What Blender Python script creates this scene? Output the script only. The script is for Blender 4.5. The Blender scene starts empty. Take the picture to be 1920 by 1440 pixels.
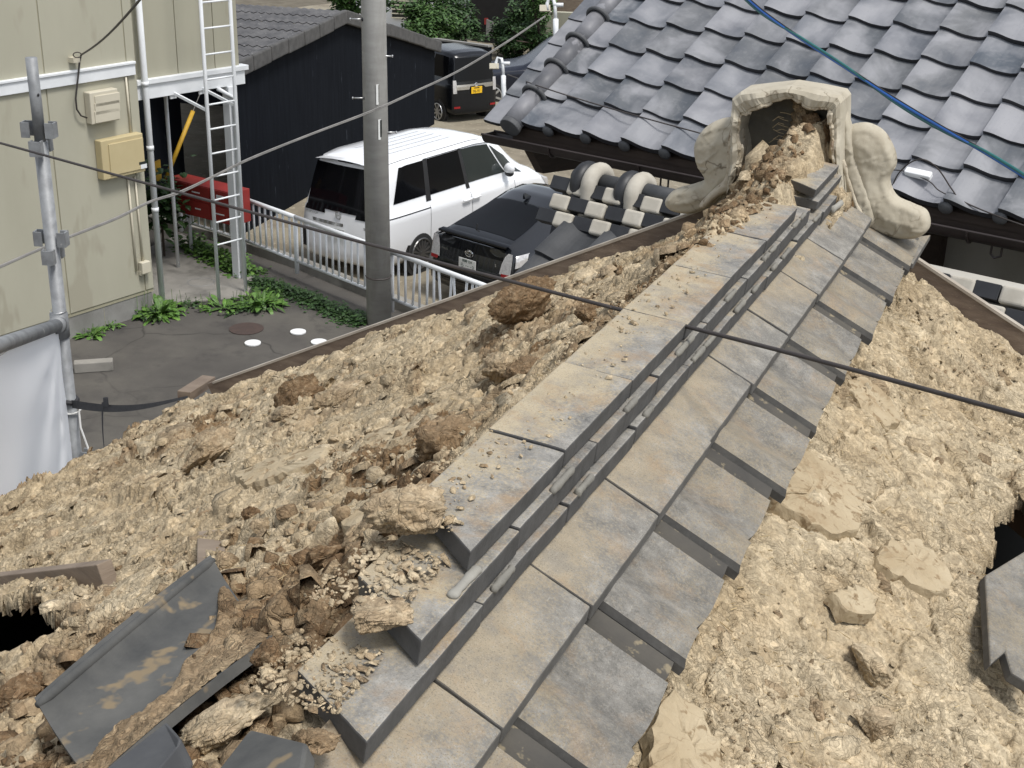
import bpy, bmesh, math, random
import numpy as np
from mathutils import Vector, Matrix
random.seed(7)
rng = np.random.default_rng(7)
S = bpy.context.scene
COL = S.collection
# ------------------------------------------------------------------ camera
H = 6.4                      # camera height above the lane
PITCH, ROLL, YAW, FPX = 0.40086, -0.02866, -0.40449, 2507.36
def cam_axes():
    cy, sy, cp, sp = math.cos(YAW), math.sin(YAW), math.cos(PITCH), math.sin(PITCH)
    f = Vector((sy*cp, cy*cp, -sp)); r = Vector((cy, -sy, 0)); d = f.cross(r)
    c, s = math.cos(ROLL), math.sin(ROLL)
    return c*r+s*d, -s*r+c*d, f
AX = cam_axes()
cd = bpy.data.cameras.new('camera'); cam = bpy.data.objects.new('camera', cd); COL.objects.link(cam)
cd.sensor_width = 36; cd.lens = 36*FPX/1920; cd.clip_start = .05; cd.clip_end = 2000
m = Matrix.Identity(4)
for i in range(3):
    m[i][0] = AX[0][i]; m[i][1] = -AX[1][i]; m[i][2] = -AX[2][i]
m[2][3] = H
cam.matrix_world = m
S.camera = cam
# ------------------------------------------------------------------ light
SUN_EL, SUN_AZ = 63, 108     # high hazy sun
w = bpy.data.worlds.new('World'); S.world = w; w.use_nodes = True
nt = w.node_tree; bg = nt.nodes['Background']
sky = nt.nodes.new('ShaderNodeTexSky'); sky.sky_type = 'NISHITA'; sky.sun_disc = False
sky.sun_elevation = math.radians(SUN_EL); sky.sun_rotation = math.radians(SUN_AZ)
sky.air_density = 1.0; sky.dust_density = 1.5; sky.ozone_density = 1.0
hs = nt.nodes.new('ShaderNodeHueSaturation'); hs.inputs['Saturation'].default_value = .35
nt.links.new(sky.outputs[0], hs.inputs['Color']); nt.links.new(hs.outputs[0], bg.inputs[0])
bg.inputs[1].default_value = .10
sl = bpy.data.lights.new('sun', 'SUN'); sl.energy = 1.5; sl.angle = math.radians(14); sl.color = (1, .97, .93)
sun = bpy.data.objects.new('sun', sl); COL.objects.link(sun)
a, e = math.radians(SUN_AZ), math.radians(SUN_EL)
sd = Vector((math.sin(a)*math.cos(e), math.cos(a)*math.cos(e), math.sin(e)))
sun.rotation_euler = sd.to_track_quat('Z', 'Y').to_euler(); sun.location = (0, 0, 30)
vs = S.view_settings; vs.view_transform = 'Standard'; vs.look = 'None'; vs.exposure = 1.0; vs.gamma = 1
S.render.engine = 'CYCLES'
# ------------------------------------------------------------------ pixel helpers (photo pixels -> real points)
C0 = Vector((0, 0, H))
def ray(x, y):
    return AX[0]*((x-960)/FPX)+AX[1]*((y-720)/FPX)+AX[2]
def onz(x, y, z):
    r = ray(x, y); return C0+r*((z-H)/r.z)
def onp(x, y, p, n):
    r = ray(x, y); p = Vector(p); n = Vector(n); return C0+r*((p-C0).dot(n)/r.dot(n))
def ond(x, y, d):
    return C0+ray(x, y).normalized()*d
# ------------------------------------------------------------------ mesh helpers
class MB:
    def __init__(s): s.v = []; s.f = []
    def add(s, v, f):
        o = len(s.v); s.v += [tuple(p) for p in v]; s.f += [tuple(i+o for i in q) for q in f]; return s
    def hexa(s, p):          # 8 points: bottom 4 ccw, top 4
        return s.add(p, [(3,2,1,0),(4,5,6,7),(0,1,5,4),(1,2,6,5),(2,3,7,6),(3,0,4,7)])
    def box(s, c, size, ax=None):
        c = Vector(c); X, Y, Z = ax or (Vector((1,0,0)), Vector((0,1,0)), Vector((0,0,1)))
        a, b, d = size[0]/2, size[1]/2, size[2]/2
        q = [(-a,-b,-d),(a,-b,-d),(a,b,-d),(-a,b,-d),(-a,-b,d),(a,-b,d),(a,b,d),(-a,b,d)]
        return s.hexa([c+X*i+Y*j+Z*k for i, j, k in q])
    def bar(s, p, q, wd, ht, up=(0,0,1)):
        p, q = Vector(p), Vector(q); X = (q-p); L = X.length; X.normalize()
        Y = Vector(up).cross(X).normalized(); Z = X.cross(Y)
        return s.box((p+q)/2, (L, wd, ht), (X, Y, Z))
    def tube(s, pts, r, n=8, cap=True):
        pts = [Vector(p) for p in pts]; rr = r if isinstance(r, (list, tuple)) else [r]*len(pts)
        o = len(s.v); prev = None
        for i, p in enumerate(pts):
            t = (pts[min(i+1, len(pts)-1)]-pts[max(i-1, 0)]).normalized()
            if prev is None:
                u = t.orthogonal().normalized()
            else:
                u = (prev-t*prev.dot(t)).normalized()
            prev = u; w_ = t.cross(u)
            for k in range(n):
                an = 2*math.pi*k/n; s.v.append(tuple(p+(u*math.cos(an)+w_*math.sin(an))*rr[i]))
        for i in range(len(pts)-1):
            for k in range(n):
                s.f.append((o+i*n+k, o+i*n+(k+1)%n, o+(i+1)*n+(k+1)%n, o+(i+1)*n+k))
        if cap:
            s.f.append(tuple(o+k for k in reversed(range(n))))
            s.f.append(tuple(o+(len(pts)-1)*n+k for k in range(n)))
        return s
    def prism(s, poly, d):   # poly: list of 3-D points, extruded by vector d
        n = len(poly); d = Vector(d); o = len(s.v)
        s.v += [tuple(p) for p in poly]+[tuple(Vector(p)+d) for p in poly]
        s.f.append(tuple(o+i for i in reversed(range(n)))); s.f.append(tuple(o+n+i for i in range(n)))
        for i in range(n):
            j = (i+1) % n; s.f.append((o+i, o+j, o+n+j, o+n+i))
        return s
    def grid(s, P):          # P[i][j] points
        o = len(s.v); a, b = len(P), len(P[0])
        for r_ in P: s.v += [tuple(p) for p in r_]
        for i in range(a-1):
            for j in range(b-1):
                s.f.append((o+i*b+j, o+i*b+j+1, o+(i+1)*b+j+1, o+(i+1)*b+j))
        return s
    def sphere(s, c, r, n=10, m_=6, sc=(1,1,1)):
        c = Vector(c); o = len(s.v)
        for i in range(m_+1):
            th = math.pi*i/m_
            for k in range(n):
                ph = 2*math.pi*k/n
                s.v.append(tuple(c+Vector((r*sc[0]*math.sin(th)*math.cos(ph), r*sc[1]*math.sin(th)*math.sin(ph), r*sc[2]*math.cos(th)))))
        for i in range(m_):
            for k in range(n):
                s.f.append((o+i*n+k, o+(i+1)*n+k, o+(i+1)*n+(k+1)%n, o+i*n+(k+1)%n))
        return s
    def mesh(s, name):
        me = bpy.data.meshes.new(name); me.from_pydata(s.v, [], s.f); me.update(); return me
    def build(s, name, mat, parent=None, smooth=False, bevel=0, seg=2, fix=True, loc=None):
        me = s.mesh(name)
        if fix or bevel:
            bm = bmesh.new(); bm.from_mesh(me)
            bmesh.ops.remove_doubles(bm, verts=bm.verts, dist=1e-5)
            bmesh.ops.recalc_face_normals(bm, faces=bm.faces)
            if bevel:
                ed = [e_ for e_ in bm.edges if len(e_.link_faces) == 2 and e_.calc_face_angle(0) > .5]
                bmesh.ops.bevel(bm, geom=ed, offset=bevel, segments=seg, affect='EDGES', clamp_overlap=True, profile=.5)
            bm.to_mesh(me); bm.free()
        return link(name, me, mat, parent, smooth, loc)
def link(name, me, mat, parent=None, smooth=False, loc=None):
    if mat is not None and not me.materials: me.materials.append(mat)
    if smooth: me.polygons.foreach_set('use_smooth', [True]*len(me.polygons))
    o = bpy.data.objects.new(name, me); COL.objects.link(o)
    if parent is not None:
        o.parent = parent
        if not parent.get('local'): o.location = -parent.location
    if loc is not None: o.location = loc
    return o
def tag(o, label=None, cat=None, group=None, kind=None):
    if label: o['label'] = label
    if cat: o['category'] = cat
    if group: o['group'] = group
    if kind: o['kind'] = kind
    return o
def thing(name, label, cat, loc=(0,0,0), rz=None, group=None):
    o = bpy.data.objects.new(name, None); COL.objects.link(o); o.location = loc; o.empty_display_size = .2
    if rz is not None: o.rotation_euler = (0, 0, rz); o['local'] = 1
    return tag(o, label, cat, group)
def np_mesh(name, V, F, mat, parent=None, smooth=True, attrs=None):
    me = bpy.data.meshes.new(name); n = len(V); k = F.shape[1]
    me.vertices.add(n); me.vertices.foreach_set('co', np.ascontiguousarray(V, np.float32).ravel())
    me.loops.add(F.size); me.loops.foreach_set('vertex_index', np.ascontiguousarray(F, np.int32).ravel())
    me.polygons.add(len(F)); me.polygons.foreach_set('loop_start', np.arange(0, F.size, k, dtype=np.int32))
    me.polygons.foreach_set('loop_total', np.full(len(F), k, np.int32))
    if smooth: me.polygons.foreach_set('use_smooth', np.ones(len(F), bool))
    me.update(calc_edges=True)
    for nm, A in (attrs or {}).items():
        at = me.attributes.new(nm, 'FLOAT', 'POINT'); at.data.foreach_set('value', np.ascontiguousarray(A, np.float32))
    return link(name, me, mat, parent)
def text(name, body, mat, loc, X, Z, size, parent=None, depth=.002, align='CENTER'):
    """flat lettering as a thin mesh: X = reading direction, Z = up direction"""
    c = bpy.data.curves.new(name, 'FONT'); c.body = body; c.size = size; c.extrude = depth/2
    c.align_x = align; c.align_y = 'CENTER'; c.resolution_u = 3
    t = bpy.data.objects.new('tmp', c); COL.objects.link(t)
    dg = bpy.context.evaluated_depsgraph_get(); me = bpy.data.meshes.new_from_object(t.evaluated_get(dg))
    bpy.data.objects.remove(t)
    X = Vector(X).normalized(); Z = Vector(Z).normalized(); N = X.cross(Z)
    M = Matrix((X, Z, N)).transposed().to_4x4(); M.translation = Vector(loc)
    me.transform(M); me.materials.clear()
    return link(name, me, mat, parent)
# ------------------------------------------------------------------ numpy noise
def _h(ix, iy, sd_):
    n = (ix.astype(np.int64)*374761393+iy.astype(np.int64)*668265263+sd_*1442695041) & 0x7fffffff
    n = ((n ^ (n >> 13))*1274126177) & 0x7fffffff
    n = ((n ^ (n >> 16))*1911520717) & 0x7fffffff
    return ((n ^ (n >> 15)) & 0xffffff)/float(0xffffff)
def vnoise(x, y, sd_=0):
    ix = np.floor(x); iy = np.floor(y); fx = x-ix; fy = y-iy
    fx = fx*fx*fx*(fx*(fx*6-15)+10); fy = fy*fy*fy*(fy*(fy*6-15)+10)
    ix = ix.astype(np.int64); iy = iy.astype(np.int64)
    a_ = _h(ix, iy, sd_); b_ = _h(ix+1, iy, sd_); c_ = _h(ix, iy+1, sd_); d_ = _h(ix+1, iy+1, sd_)
    return (a_*(1-fx)+b_*fx)*(1-fy)+(c_*(1-fx)+d_*fx)*fy
def fbm(x, y, sc, o=4, sd_=0, g=.5):
    r = 0; am = 1; t = 0; f = 1/sc
    for i in range(o):
        r = r+am*(vnoise(x*f+i*17.3, y*f-i*9.1, sd_+i*31)-.5); t += am; am *= g; f *= 2.03
    return r/t*2
def worley(x, y, sc, sd_=0):
    x = x/sc; y = y/sc; ix = np.floor(x).astype(np.int64); iy = np.floor(y).astype(np.int64)
    f1 = np.full(x.shape, 9.); f2 = f1.copy(); cx = np.zeros(x.shape); cy = cx.copy(); cid = cx.copy()
    for i in (-1, 0, 1):
        for j in (-1, 0, 1):
            px = ix+i+_h(ix+i, iy+j, sd_); py = iy+j+_h(ix+i, iy+j, sd_+7)
            d = np.hypot(px-x, py-y); n1 = d < f1
            f2 = np.where(n1, f1, np.minimum(f2, d)); cx = np.where(n1, px-x, cx); cy = np.where(n1, py-y, cy)
            cid = np.where(n1, _h(ix+i, iy+j, sd_+13), cid); f1 = np.where(n1, d, f1)
    return f1, f2, cid, cx*sc, cy*sc
def sst(a_, b_, x):
    t = np.clip((x-a_)/(b_-a_), 0, 1); return t*t*(3-2*t)
# ------------------------------------------------------------------ materials
def newmat(name):
    m_ = bpy.data.materials.new(name); m_.use_nodes = True; return m_, m_.node_tree, m_.node_tree.nodes['Principled BSDF']
def N(nt_, t, **kw):
    n = nt_.nodes.new(t)
    for k, v_ in kw.items():
        if k in n.inputs: n.inputs[k].default_value = v_
        else: setattr(n, k, v_)
    return n
def rgba(c): return (c[0], c[1], c[2], 1)
def mixc(nt_, fac, a_, b_, mode='MIX'):
    n = nt_.nodes.new('ShaderNodeMix'); n.data_type = 'RGBA'; n.blend_type = mode
    for i, v_ in ((0, fac), (6, a_), (7, b_)):
        if hasattr(v_, 'is_output') or isinstance(v_, bpy.types.NodeSocket): nt_.links.new(v_, n.inputs[i])
        elif i == 0: n.inputs[0].default_value = v_
        else: n.inputs[i].default_value = rgba(v_)
    return n.outputs[2]
def ramp(nt_, src, stops):
    r = nt_.nodes.new('ShaderNodeValToRGB'); el = r.color_ramp.elements
    while len(el) < len(stops): el.new(.5)
    for e_, (p, c) in zip(el, stops):
        e_.position = p; e_.color = rgba(c) if isinstance(c, (tuple, list)) else (c, c, c, 1)
    nt_.links.new(src, r.inputs[0]); return r.outputs[0]
def noise(nt_, co, scale, detail=6, rough=.6, dist=0, dim='3D'):
    n = nt_.nodes.new('ShaderNodeTexNoise'); n.inputs['Scale'].default_value = scale; n.inputs['Detail'].default_value = detail
    n.inputs['Roughness'].default_value = rough; n.inputs['Distortion'].default_value = dist
    nt_.links.new(co, n.inputs['Vector']); return n.outputs[0]
def math_(nt_, op, a_, b_=0.):
    n = nt_.nodes.new('ShaderNodeMath'); n.operation = op
    for i, v_ in enumerate((a_, b_)):
        if isinstance(v_, bpy.types.NodeSocket): nt_.links.new(v_, n.inputs[i])
        else: n.inputs[i].default_value = v_
    return n.outputs[0]
def bump(nt_, bs, hsock, st, dist=.01):
    b_ = nt_.nodes.new('ShaderNodeBump'); b_.inputs['Strength'].default_value = st; b_.inputs['Distance'].default_value = dist
    nt_.links.new(hsock, b_.inputs['Height']); nt_.links.new(b_.outputs[0], bs.inputs['Normal']); return b_
def coord(nt_, kind='Object'):
    return nt_.nodes.new('ShaderNodeTexCoord').outputs[kind]
def stretch(nt_, co, sc, rot=(0,0,0)):
    n = nt_.nodes.new('ShaderNodeMapping'); n.inputs['Scale'].default_value = sc; n.inputs['Rotation'].default_value = rot
    nt_.links.new(co, n.inputs[0]); return n.outputs[0]
def pm(name, c1, c2=None, sc=6, rough=.7, bst=.15, bsc=None, bd=.004, metal=0, spec=.5, speck=None, rnd=0, st=None, coat=0, lo=.35, hi=.65):
    """plain surface with two-tone mottling, fine relief and optional specks / per-object variation"""
    m_, n_, b_ = newmat(name); co = coord(n_)
    if st: co = stretch(n_, co, st)
    c2 = c2 or tuple(x*.8 for x in c1)
    nz = noise(n_, co, sc); col = ramp(n_, nz, [(lo, c1), (hi, c2)])
    if speck:
        s_ = noise(n_, co, speck[1], 3); col = mixc(n_, ramp(n_, s_, [(speck[2], 0.), (speck[2]+.06, 1.)]), col, speck[0])
    if rnd:
        oi = n_.nodes.new('ShaderNodeObjectInfo'); hv = n_.nodes.new('ShaderNodeHueSaturation')
        mr = n_.nodes.new('ShaderNodeMapRange'); mr.inputs[3].default_value = 1-rnd; mr.inputs[4].default_value = 1+rnd
        n_.links.new(oi.outputs['Random'], mr.inputs[0]); n_.links.new(mr.outputs[0], hv.inputs['Value'])
        n_.links.new(col, hv.inputs['Color']); col = hv.outputs[0]
    n_.links.new(col, b_.inputs['Base Color'])
    b_.inputs['Roughness'].default_value = rough; b_.inputs['Metallic'].default_value = metal
    b_.inputs['Specular IOR Level'].default_value = spec; b_.inputs['Coat Weight'].default_value = coat
    if bst: bump(n_, b_, noise(n_, co, bsc or sc*8, 5), bst, bd)
    return m_
M = {}
def clay_mat(name, pale, tan, brown, base_brk):
    m_, n_, b_ = newmat(name); co = coord(n_)
    n1 = noise(n_, co, 5, 5, .65); n2 = noise(n_, co, 38, 4, .7); n3 = noise(n_, co, 190, 2, .7)
    col = ramp(n_, n1, [(.36, pale), (.62, tan)])
    at = n_.nodes.new('ShaderNodeAttribute'); at.attribute_name = 'brk'
    bk = math_(n_, 'ADD', math_(n_, 'ADD', at.outputs['Fac'], base_brk), math_(n_, 'MULTIPLY', math_(n_, 'SUBTRACT', n2, .5), 1.0))
    col = mixc(n_, ramp(n_, bk, [(.22, 0.), (.70, 1.)]), col, brown)
    col = mixc(n_, math_(n_, 'MULTIPLY', ramp(n_, n3, [(.45, 0.), (.70, 1.)]), .5), col, tuple(x*.45 for x in tan))
    n4 = noise(n_, co, 75, 2, .7, .8); col = mixc(n_, math_(n_, 'MULTIPLY', ramp(n_, n4, [(.30, 1.), (.44, 0.)]), .45), col, tuple(x*.5 for x in tan))
    col = mixc(n_, math_(n_, 'MULTIPLY', ramp(n_, n2, [(.52, 0.), (.68, 1.)]), .35), col, tuple(min(1, x*1.22) for x in pale))
    st_ = noise(n_, stretch(n_, co, (40, 260, 260), (0, 0, .5)), 1, 2)
    col = mixc(n_, math_(n_, 'MULTIPLY', ramp(n_, st_, [(.66, 0.), (.72, 1.)]), .5), col, (.55, .43, .25))
    n_.links.new(col, b_.inputs['Base Color']); b_.inputs['Roughness'].default_value = .95; b_.inputs['Specular IOR Level'].default_value = .12
    # flakes: small angular chips with their own tone and level
    nw = n_.nodes.new('ShaderNodeTexNoise'); nw.inputs['Scale'].default_value = 30; nw.inputs['Detail'].default_value = 1; n_.links.new(co, nw.inputs['Vector'])
    wm = n_.nodes.new('ShaderNodeMix'); wm.data_type = 'VECTOR'; wm.inputs[0].default_value = .045; n_.links.new(co, wm.inputs[4]); n_.links.new(nw.outputs['Color'], wm.inputs[5]); wc = wm.outputs[1]
    hs_ = []
    for sc_, am in ((48, 1.5), (115, 1.2)):
        ve = n_.nodes.new('ShaderNodeTexVoronoi'); ve.feature = 'DISTANCE_TO_EDGE'; ve.inputs['Scale'].default_value = sc_; n_.links.new(wc, ve.inputs['Vector'])
        vc = n_.nodes.new('ShaderNodeTexVoronoi'); vc.inputs['Scale'].default_value = sc_; n_.links.new(wc, vc.inputs['Vector'])
        sp = n_.nodes.new('ShaderNodeSeparateColor'); n_.links.new(vc.outputs['Color'], sp.inputs[0])
        hs_.append(math_(n_, 'MULTIPLY', math_(n_, 'MULTIPLY', ramp(n_, ve.outputs[0], [(0., 0.), (.07, 1.)]), math_(n_, 'ADD', sp.outputs[0], .25)), am))
        if sc_ < 200:
            mv = n_.nodes.new('ShaderNodeHueSaturation'); mr = n_.nodes.new('ShaderNodeMapRange'); mr.inputs[3].default_value = .80; mr.inputs[4].default_value = 1.14
            n_.links.new(sp.outputs[1], mr.inputs[0]); n_.links.new(mr.outputs[0], mv.inputs['Value']); n_.links.new(col, mv.inputs['Color']); col = mv.outputs[0]
    n_.links.new(col, b_.inputs['Base Color'])
    pat = ramp(n_, noise(n_, co, 7, 1, .5), [(.42, .12), (.56, 1.)])
    hh = math_(n_, 'MULTIPLY', math_(n_, 'ADD', hs_[0], hs_[1]), pat)
    hh = math_(n_, 'ADD', hh, math_(n_, 'MULTIPLY', noise(n_, co, 170, 2, .7), 1.0))
    bump(n_, b_, hh, .62, .0045)
    return m_
M['clay'] = clay_mat('dry_clay', (.52, .435, .30), (.41, .322, .204), (.20, .126, .066), .05)
M['clod'] = clay_mat('clod_clay', (.46, .36, .232), (.32, .232, .138), (.165, .104, .056), .38)
M['clod2'] = clay_mat('pale_clod_clay', (.54, .45, .312), (.405, .316, .198), (.195, .122, .065), .10)
def dusty_tile(name, dust=.5, gx=None, tan=(.45, .36, .22), grey=(.215, .22, .22), dark=(.080, .080, .080), white=(.50, .50, .48), dustsc=7):
    """smoked clay tile: dark sides, dust and lichen bloom settled on the faces that look up"""
    m_, n_, b_ = newmat(name); co = coord(n_); oi = n_.nodes.new('ShaderNodeObjectInfo')
    va = n_.nodes.new('ShaderNodeVectorMath'); va.operation = 'ADD'
    mu = n_.nodes.new('ShaderNodeVectorMath'); mu.operation = 'SCALE'; mu.inputs[0].default_value = (13, 7, 5)
    n_.links.new(oi.outputs['Random'], mu.inputs['Scale']); n_.links.new(co, va.inputs[0]); n_.links.new(mu.outputs[0], va.inputs[1]); co = va.outputs[0]
    n1 = noise(n_, co, dustsc, 7, .62)
    if gx:
        sp = n_.nodes.new('ShaderNodeSeparateXYZ'); n_.links.new(n_.nodes.new('ShaderNodeNewGeometry').outputs['Position'], sp.inputs[0])
        n1 = math_(n_, 'ADD', n1, math_(n_, 'MULTIPLY', math_(n_, 'SUBTRACT', gx[0], sp.outputs[0]), gx[1]))
    n2 = noise(n_, co, 24, 7, .7); n3 = noise(n_, co, 220, 3, .6); n5 = noise(n_, co, 520, 2, .6)
    base = ramp(n_, n2, [(.28, dark), (.48, grey), (.74, white)])
    base = mixc(n_, math_(n_, 'MULTIPLY', ramp(n_, n3, [(.5, 0.), (.7, 1.)]), .35), base, white)
    dcol = ramp(n_, n2, [(.3, tan), (.7, tuple(min(1, x*1.25) for x in tan))])
    top = mixc(n_, ramp(n_, math_(n_, 'ADD', n1, math_(n_, 'ADD', math_(n_, 'MULTIPLY', math_(n_, 'SUBTRACT', n3, .5), .5), math_(n_, 'MULTIPLY', math_(n_, 'SUBTRACT', n5, .5), .55))), [(.60-dust*.35, 0.), (.74-dust*.27, .92)]), base, dcol)
    top = mixc(n_, math_(n_, 'MULTIPLY', ramp(n_, noise(n_, co, 11, 6, .7, .5), [(.52, 0.), (.66, 1.)]), dust*.75), top, (.30, .20, .105))
    top = mixc(n_, math_(n_, 'MULTIPLY', ramp(n_, noise(n_, co, 17, 7, .75), [(.5, 0.), (.62, 1.)]), .5), top, grey)
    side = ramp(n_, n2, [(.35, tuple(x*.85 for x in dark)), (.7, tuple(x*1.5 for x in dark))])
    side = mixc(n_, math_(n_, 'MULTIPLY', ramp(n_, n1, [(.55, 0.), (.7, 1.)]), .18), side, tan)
    top = mixc(n_, math_(n_, 'MULTIPLY', ramp(n_, n5, [(.56, 0.), (.68, 1.)]), .55), top, tuple(x*.45 for x in grey)); top = mixc(n_, math_(n_, 'MULTIPLY', ramp(n_, n5, [(.30, 1.), (.40, 0.)]), .35), top, tuple(min(1, x*1.25) for x in white))
    sc_ = noise(n_, stretch(n_, co, (260, 40, 60), (0, 0, .7)), 1, 3); top = mixc(n_, math_(n_, 'MULTIPLY', ramp(n_, sc_, [(.66, 0.), (.72, 1.)]), .4), top, white)
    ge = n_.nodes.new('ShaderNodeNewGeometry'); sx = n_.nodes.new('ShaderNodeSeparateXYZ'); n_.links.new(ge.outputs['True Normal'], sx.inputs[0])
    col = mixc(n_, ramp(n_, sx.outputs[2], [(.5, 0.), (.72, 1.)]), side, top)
    n_.links.new(col, b_.inputs['Base Color']); b_.inputs['Roughness'].default_value = .72; b_.inputs['Specular IOR Level'].default_value = .35
    bump(n_, b_, math_(n_, 'ADD', n2, math_(n_, 'MULTIPLY', n3, .5)), .25, .003)
    return m_
M['ridge_tile'] = dusty_tile('ridge_tile', .78, gx=(-.612, 3.0), dustsc=9, tan=(.34, .283, .188), grey=(.205, .197, .178), dark=(.07, .069, .067), white=(.36, .345, .31))
M['base_tile'] = dusty_tile('base_tile', .50, gx=(-.49, 2.6), tan=(.26, .218, .152), dustsc=3.5, grey=(.178, .169, .149), dark=(.10, .096, .088), white=(.345, .33, .295))
M['pan_tile'] = dusty_tile('pan_tile', .44, tan=(.222, .187, .130), dustsc=4, grey=(.150, .142, .125), dark=(.075, .072, .066), white=(.29, .277, .247))
M['loose_tile'] = pm('loose_tile_face', (.052, .054, .054), (.13, .128, .118), 8, .8, .3, 60, .003, spec=.2, speck=((.21, .165, .105), 17, .56), lo=.3, hi=.7)
M['wet_tile2'] = pm('rolled_tile', (.10, .102, .11), (.18, .18, .19), 5, .5, .12, 40, spec=.35, speck=((.27, .27, .285), 7, .6), rnd=.15)
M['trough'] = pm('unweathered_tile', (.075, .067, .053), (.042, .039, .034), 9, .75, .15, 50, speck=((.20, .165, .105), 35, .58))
M['wet_tile'] = pm('smooth_tile', (.062, .064, .067), (.098, .10, .102), 9, .65, .1, spec=.3)
M['mortar'] = pm('grey_mortar', (.165, .158, .138), (.22, .21, .18), 22, .9, .6, 70)
M['whitemortar'] = pm('white_mortar', (.30, .29, .255), (.24, .23, .20), 18, .9, .4, 60)
M['plaster'] = pm('ornament_plaster', (.47, .43, .34), (.37, .33, .25), 7, .85, .35, 40, .004, speck=((.24, .195, .14), 14, .66))
M['plaster_rim'] = pm('torn_plaster', (.50, .45, .355), (.33, .275, .19), 18, .92, .6, 70, .006, speck=((.20, .15, .10), 30, .6))
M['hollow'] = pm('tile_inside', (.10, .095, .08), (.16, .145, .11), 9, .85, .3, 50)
M['wood_old'] = pm('old_wood', (.17, .13, .095), (.26, .205, .15), 5, .85, .4, 40, st=(1, 1, 6))
M['wood_board'] = pm('weathered_board', (.20, .155, .115), (.11, .08, .06), 4, .85, .35, 60, st=(2, 2, 10), speck=((.33, .28, .22), 40, .68))
M['wood_edge'] = pm('grey_board_edge', (.42, .38, .32), (.30, .26, .21), 8, .85, .2, 60)
M['wood_new'] = pm('brown_beam', (.15, .085, .042), (.10, .055, .028), 5, .8, .3, 40, st=(1, 6, 1))
M['painted_dark'] = pm('painted_dark_interior', (.012, .011, .010), (.008, .007, .006), 4, .95, 0)  # near-black colour that paints in the shade of unlit interiors
M['straw'] = pm('straw', (.46, .36, .20), (.34, .25, .13), 30, .9, 0)
M['white_paint'] = pm('white_paint', (.76, .78, .79), (.68, .70, .71), 3, .5, .05)
M['galv'] = pm('galvanised_pipe', (.27, .28, .285), (.17, .175, .18), 16, .55, .2, 60, metal=.15, speck=((.62, .61, .58), 22, .70))
M['sheet'] = pm('white_sheet', (.90, .91, .93), (.86, .875, .90), 2.5, .55, .1, 30)
_n = M['sheet'].node_tree; _o = _n.nodes['Material Output']; _t = _n.nodes.new('ShaderNodeBsdfTranslucent'); _t.inputs[0].default_value = (.92, .93, .95, 1)
_m = _n.nodes.new('ShaderNodeMixShader'); _m.inputs[0].default_value = .45; _n.links.new(_n.nodes['Principled BSDF'].outputs[0], _m.inputs[1]); _n.links.new(_t.outputs[0], _m.inputs[2]); _n.links.new(_m.outputs[0], _o.inputs[0])
M['strap'] = pm('black_strap', (.018, .018, .02), (.03, .03, .032), 60, .7, .2, 400)
M['rope'] = pm('white_rope', (.6, .6, .58), (.5, .5, .48), 60, .9, 0)
M['cable'] = pm('cable_black', (.035, .03, .028), (.055, .045, .04), 20, .6, 0)
M['cable_grey'] = pm('cable_grey', (.16, .155, .145), (.24, .23, .215), 8, .6, 0)
M['cable_blue'] = pm('cable_blue', (.012, .10, .38), (.015, .13, .46), 8, .45, 0)
M['cable_green'] = pm('cable_green', (.006, .10, .095), (.008, .13, .12), 8, .45, 0)
M['stucco'] = pm('beige_stucco', (.405, .39, .305), (.37, .355, .275), 1.2, .9, .3, 220, .003, st=(1, 1, .35), speck=((.34, .32, .245), 2.2, .60))
M['siding'] = pm('beige_siding', (.37, .355, .275), (.335, .32, .245), 1.0, .8, .08, 120, .003, st=(1, 1, .3), speck=((.29, .27, .20), 3, .60))
M['seam'] = pm('sealant', (.33, .31, .22), (.29, .27, .19), 5, .8, 0)
M['concrete'] = pm('concrete', (.27, .265, .25), (.20, .195, .18), 3, .9, .3, 60)
M['concrete_dirty'] = pm('stained_concrete', (.20, .19, .17), (.28, .265, .235), 2, .92, .3, 50)
M['box_cream'] = pm('cream_plastic', (.56, .52, .41), (.53, .49, .385), 4, .5, 0)
M['box_tan'] = pm('tan_box', (.50, .42, .24), (.47, .39, .22), 4, .5, 0)
M['mail_red'] = pm('red_enamel', (.30, .030, .024), (.25, .026, .022), 5, .45, .03)
M['steel'] = pm('steel', (.55, .55, .54), (.42, .42, .42), 20, .35, 0, metal=.8)
M['yellow'] = pm('yellow_guard', (.55, .33, .02), (.40, .23, .015), 6, .6, 0)
M['shed_wall'] = pm('navy_corrugated', (.005, .0065, .0095), (.008, .010, .014), 2, .7, .05, spec=.12, st=(6, 6, .5), speck=((.06, .07, .085), 3, .68))
M['slate'] = pm('weathered_slate', (.055, .055, .058), (.105, .103, .103), 3, .85, .4, 50, st=(1, 1, 1), speck=((.20, .195, .19), 14, .64))
M['slate_edge'] = pm('slate_edge', (.055, .054, .052), (.09, .087, .084), 6, .85, .3, 50)
M['pole'] = pm('pole_concrete', (.36, .355, .335), (.30, .295, .278), 3, .9, .25, 90, st=(1, 1, 3), speck=((.33, .32, .30), 18, .70))
M['asphalt'] = pm('old_asphalt', (.088, .081, .071), (.062, .057, .051), 1.3, .92, .6, 120, .006, speck=((.13, .12, .105), 160, .68))
M['lot'] = pm('gravel_concrete', (.25, .215, .155), (.16, .135, .095), 1.1, .95, .5, 40, .01, speck=((.34, .30, .22), 9, .60))
M['earth'] = pm('earth', (.14, .12, .085), (.09, .075, .05), 2, .95, .4, 30)
M['cover_white'] = pm('white_plastic_cover', (.80, .81, .80), (.75, .76, .75), 3, .4, 0)
M['manhole'] = pm('rusty_iron', (.065, .042, .034), (.05, .034, .029), 12, .8, .3, 80)
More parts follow.
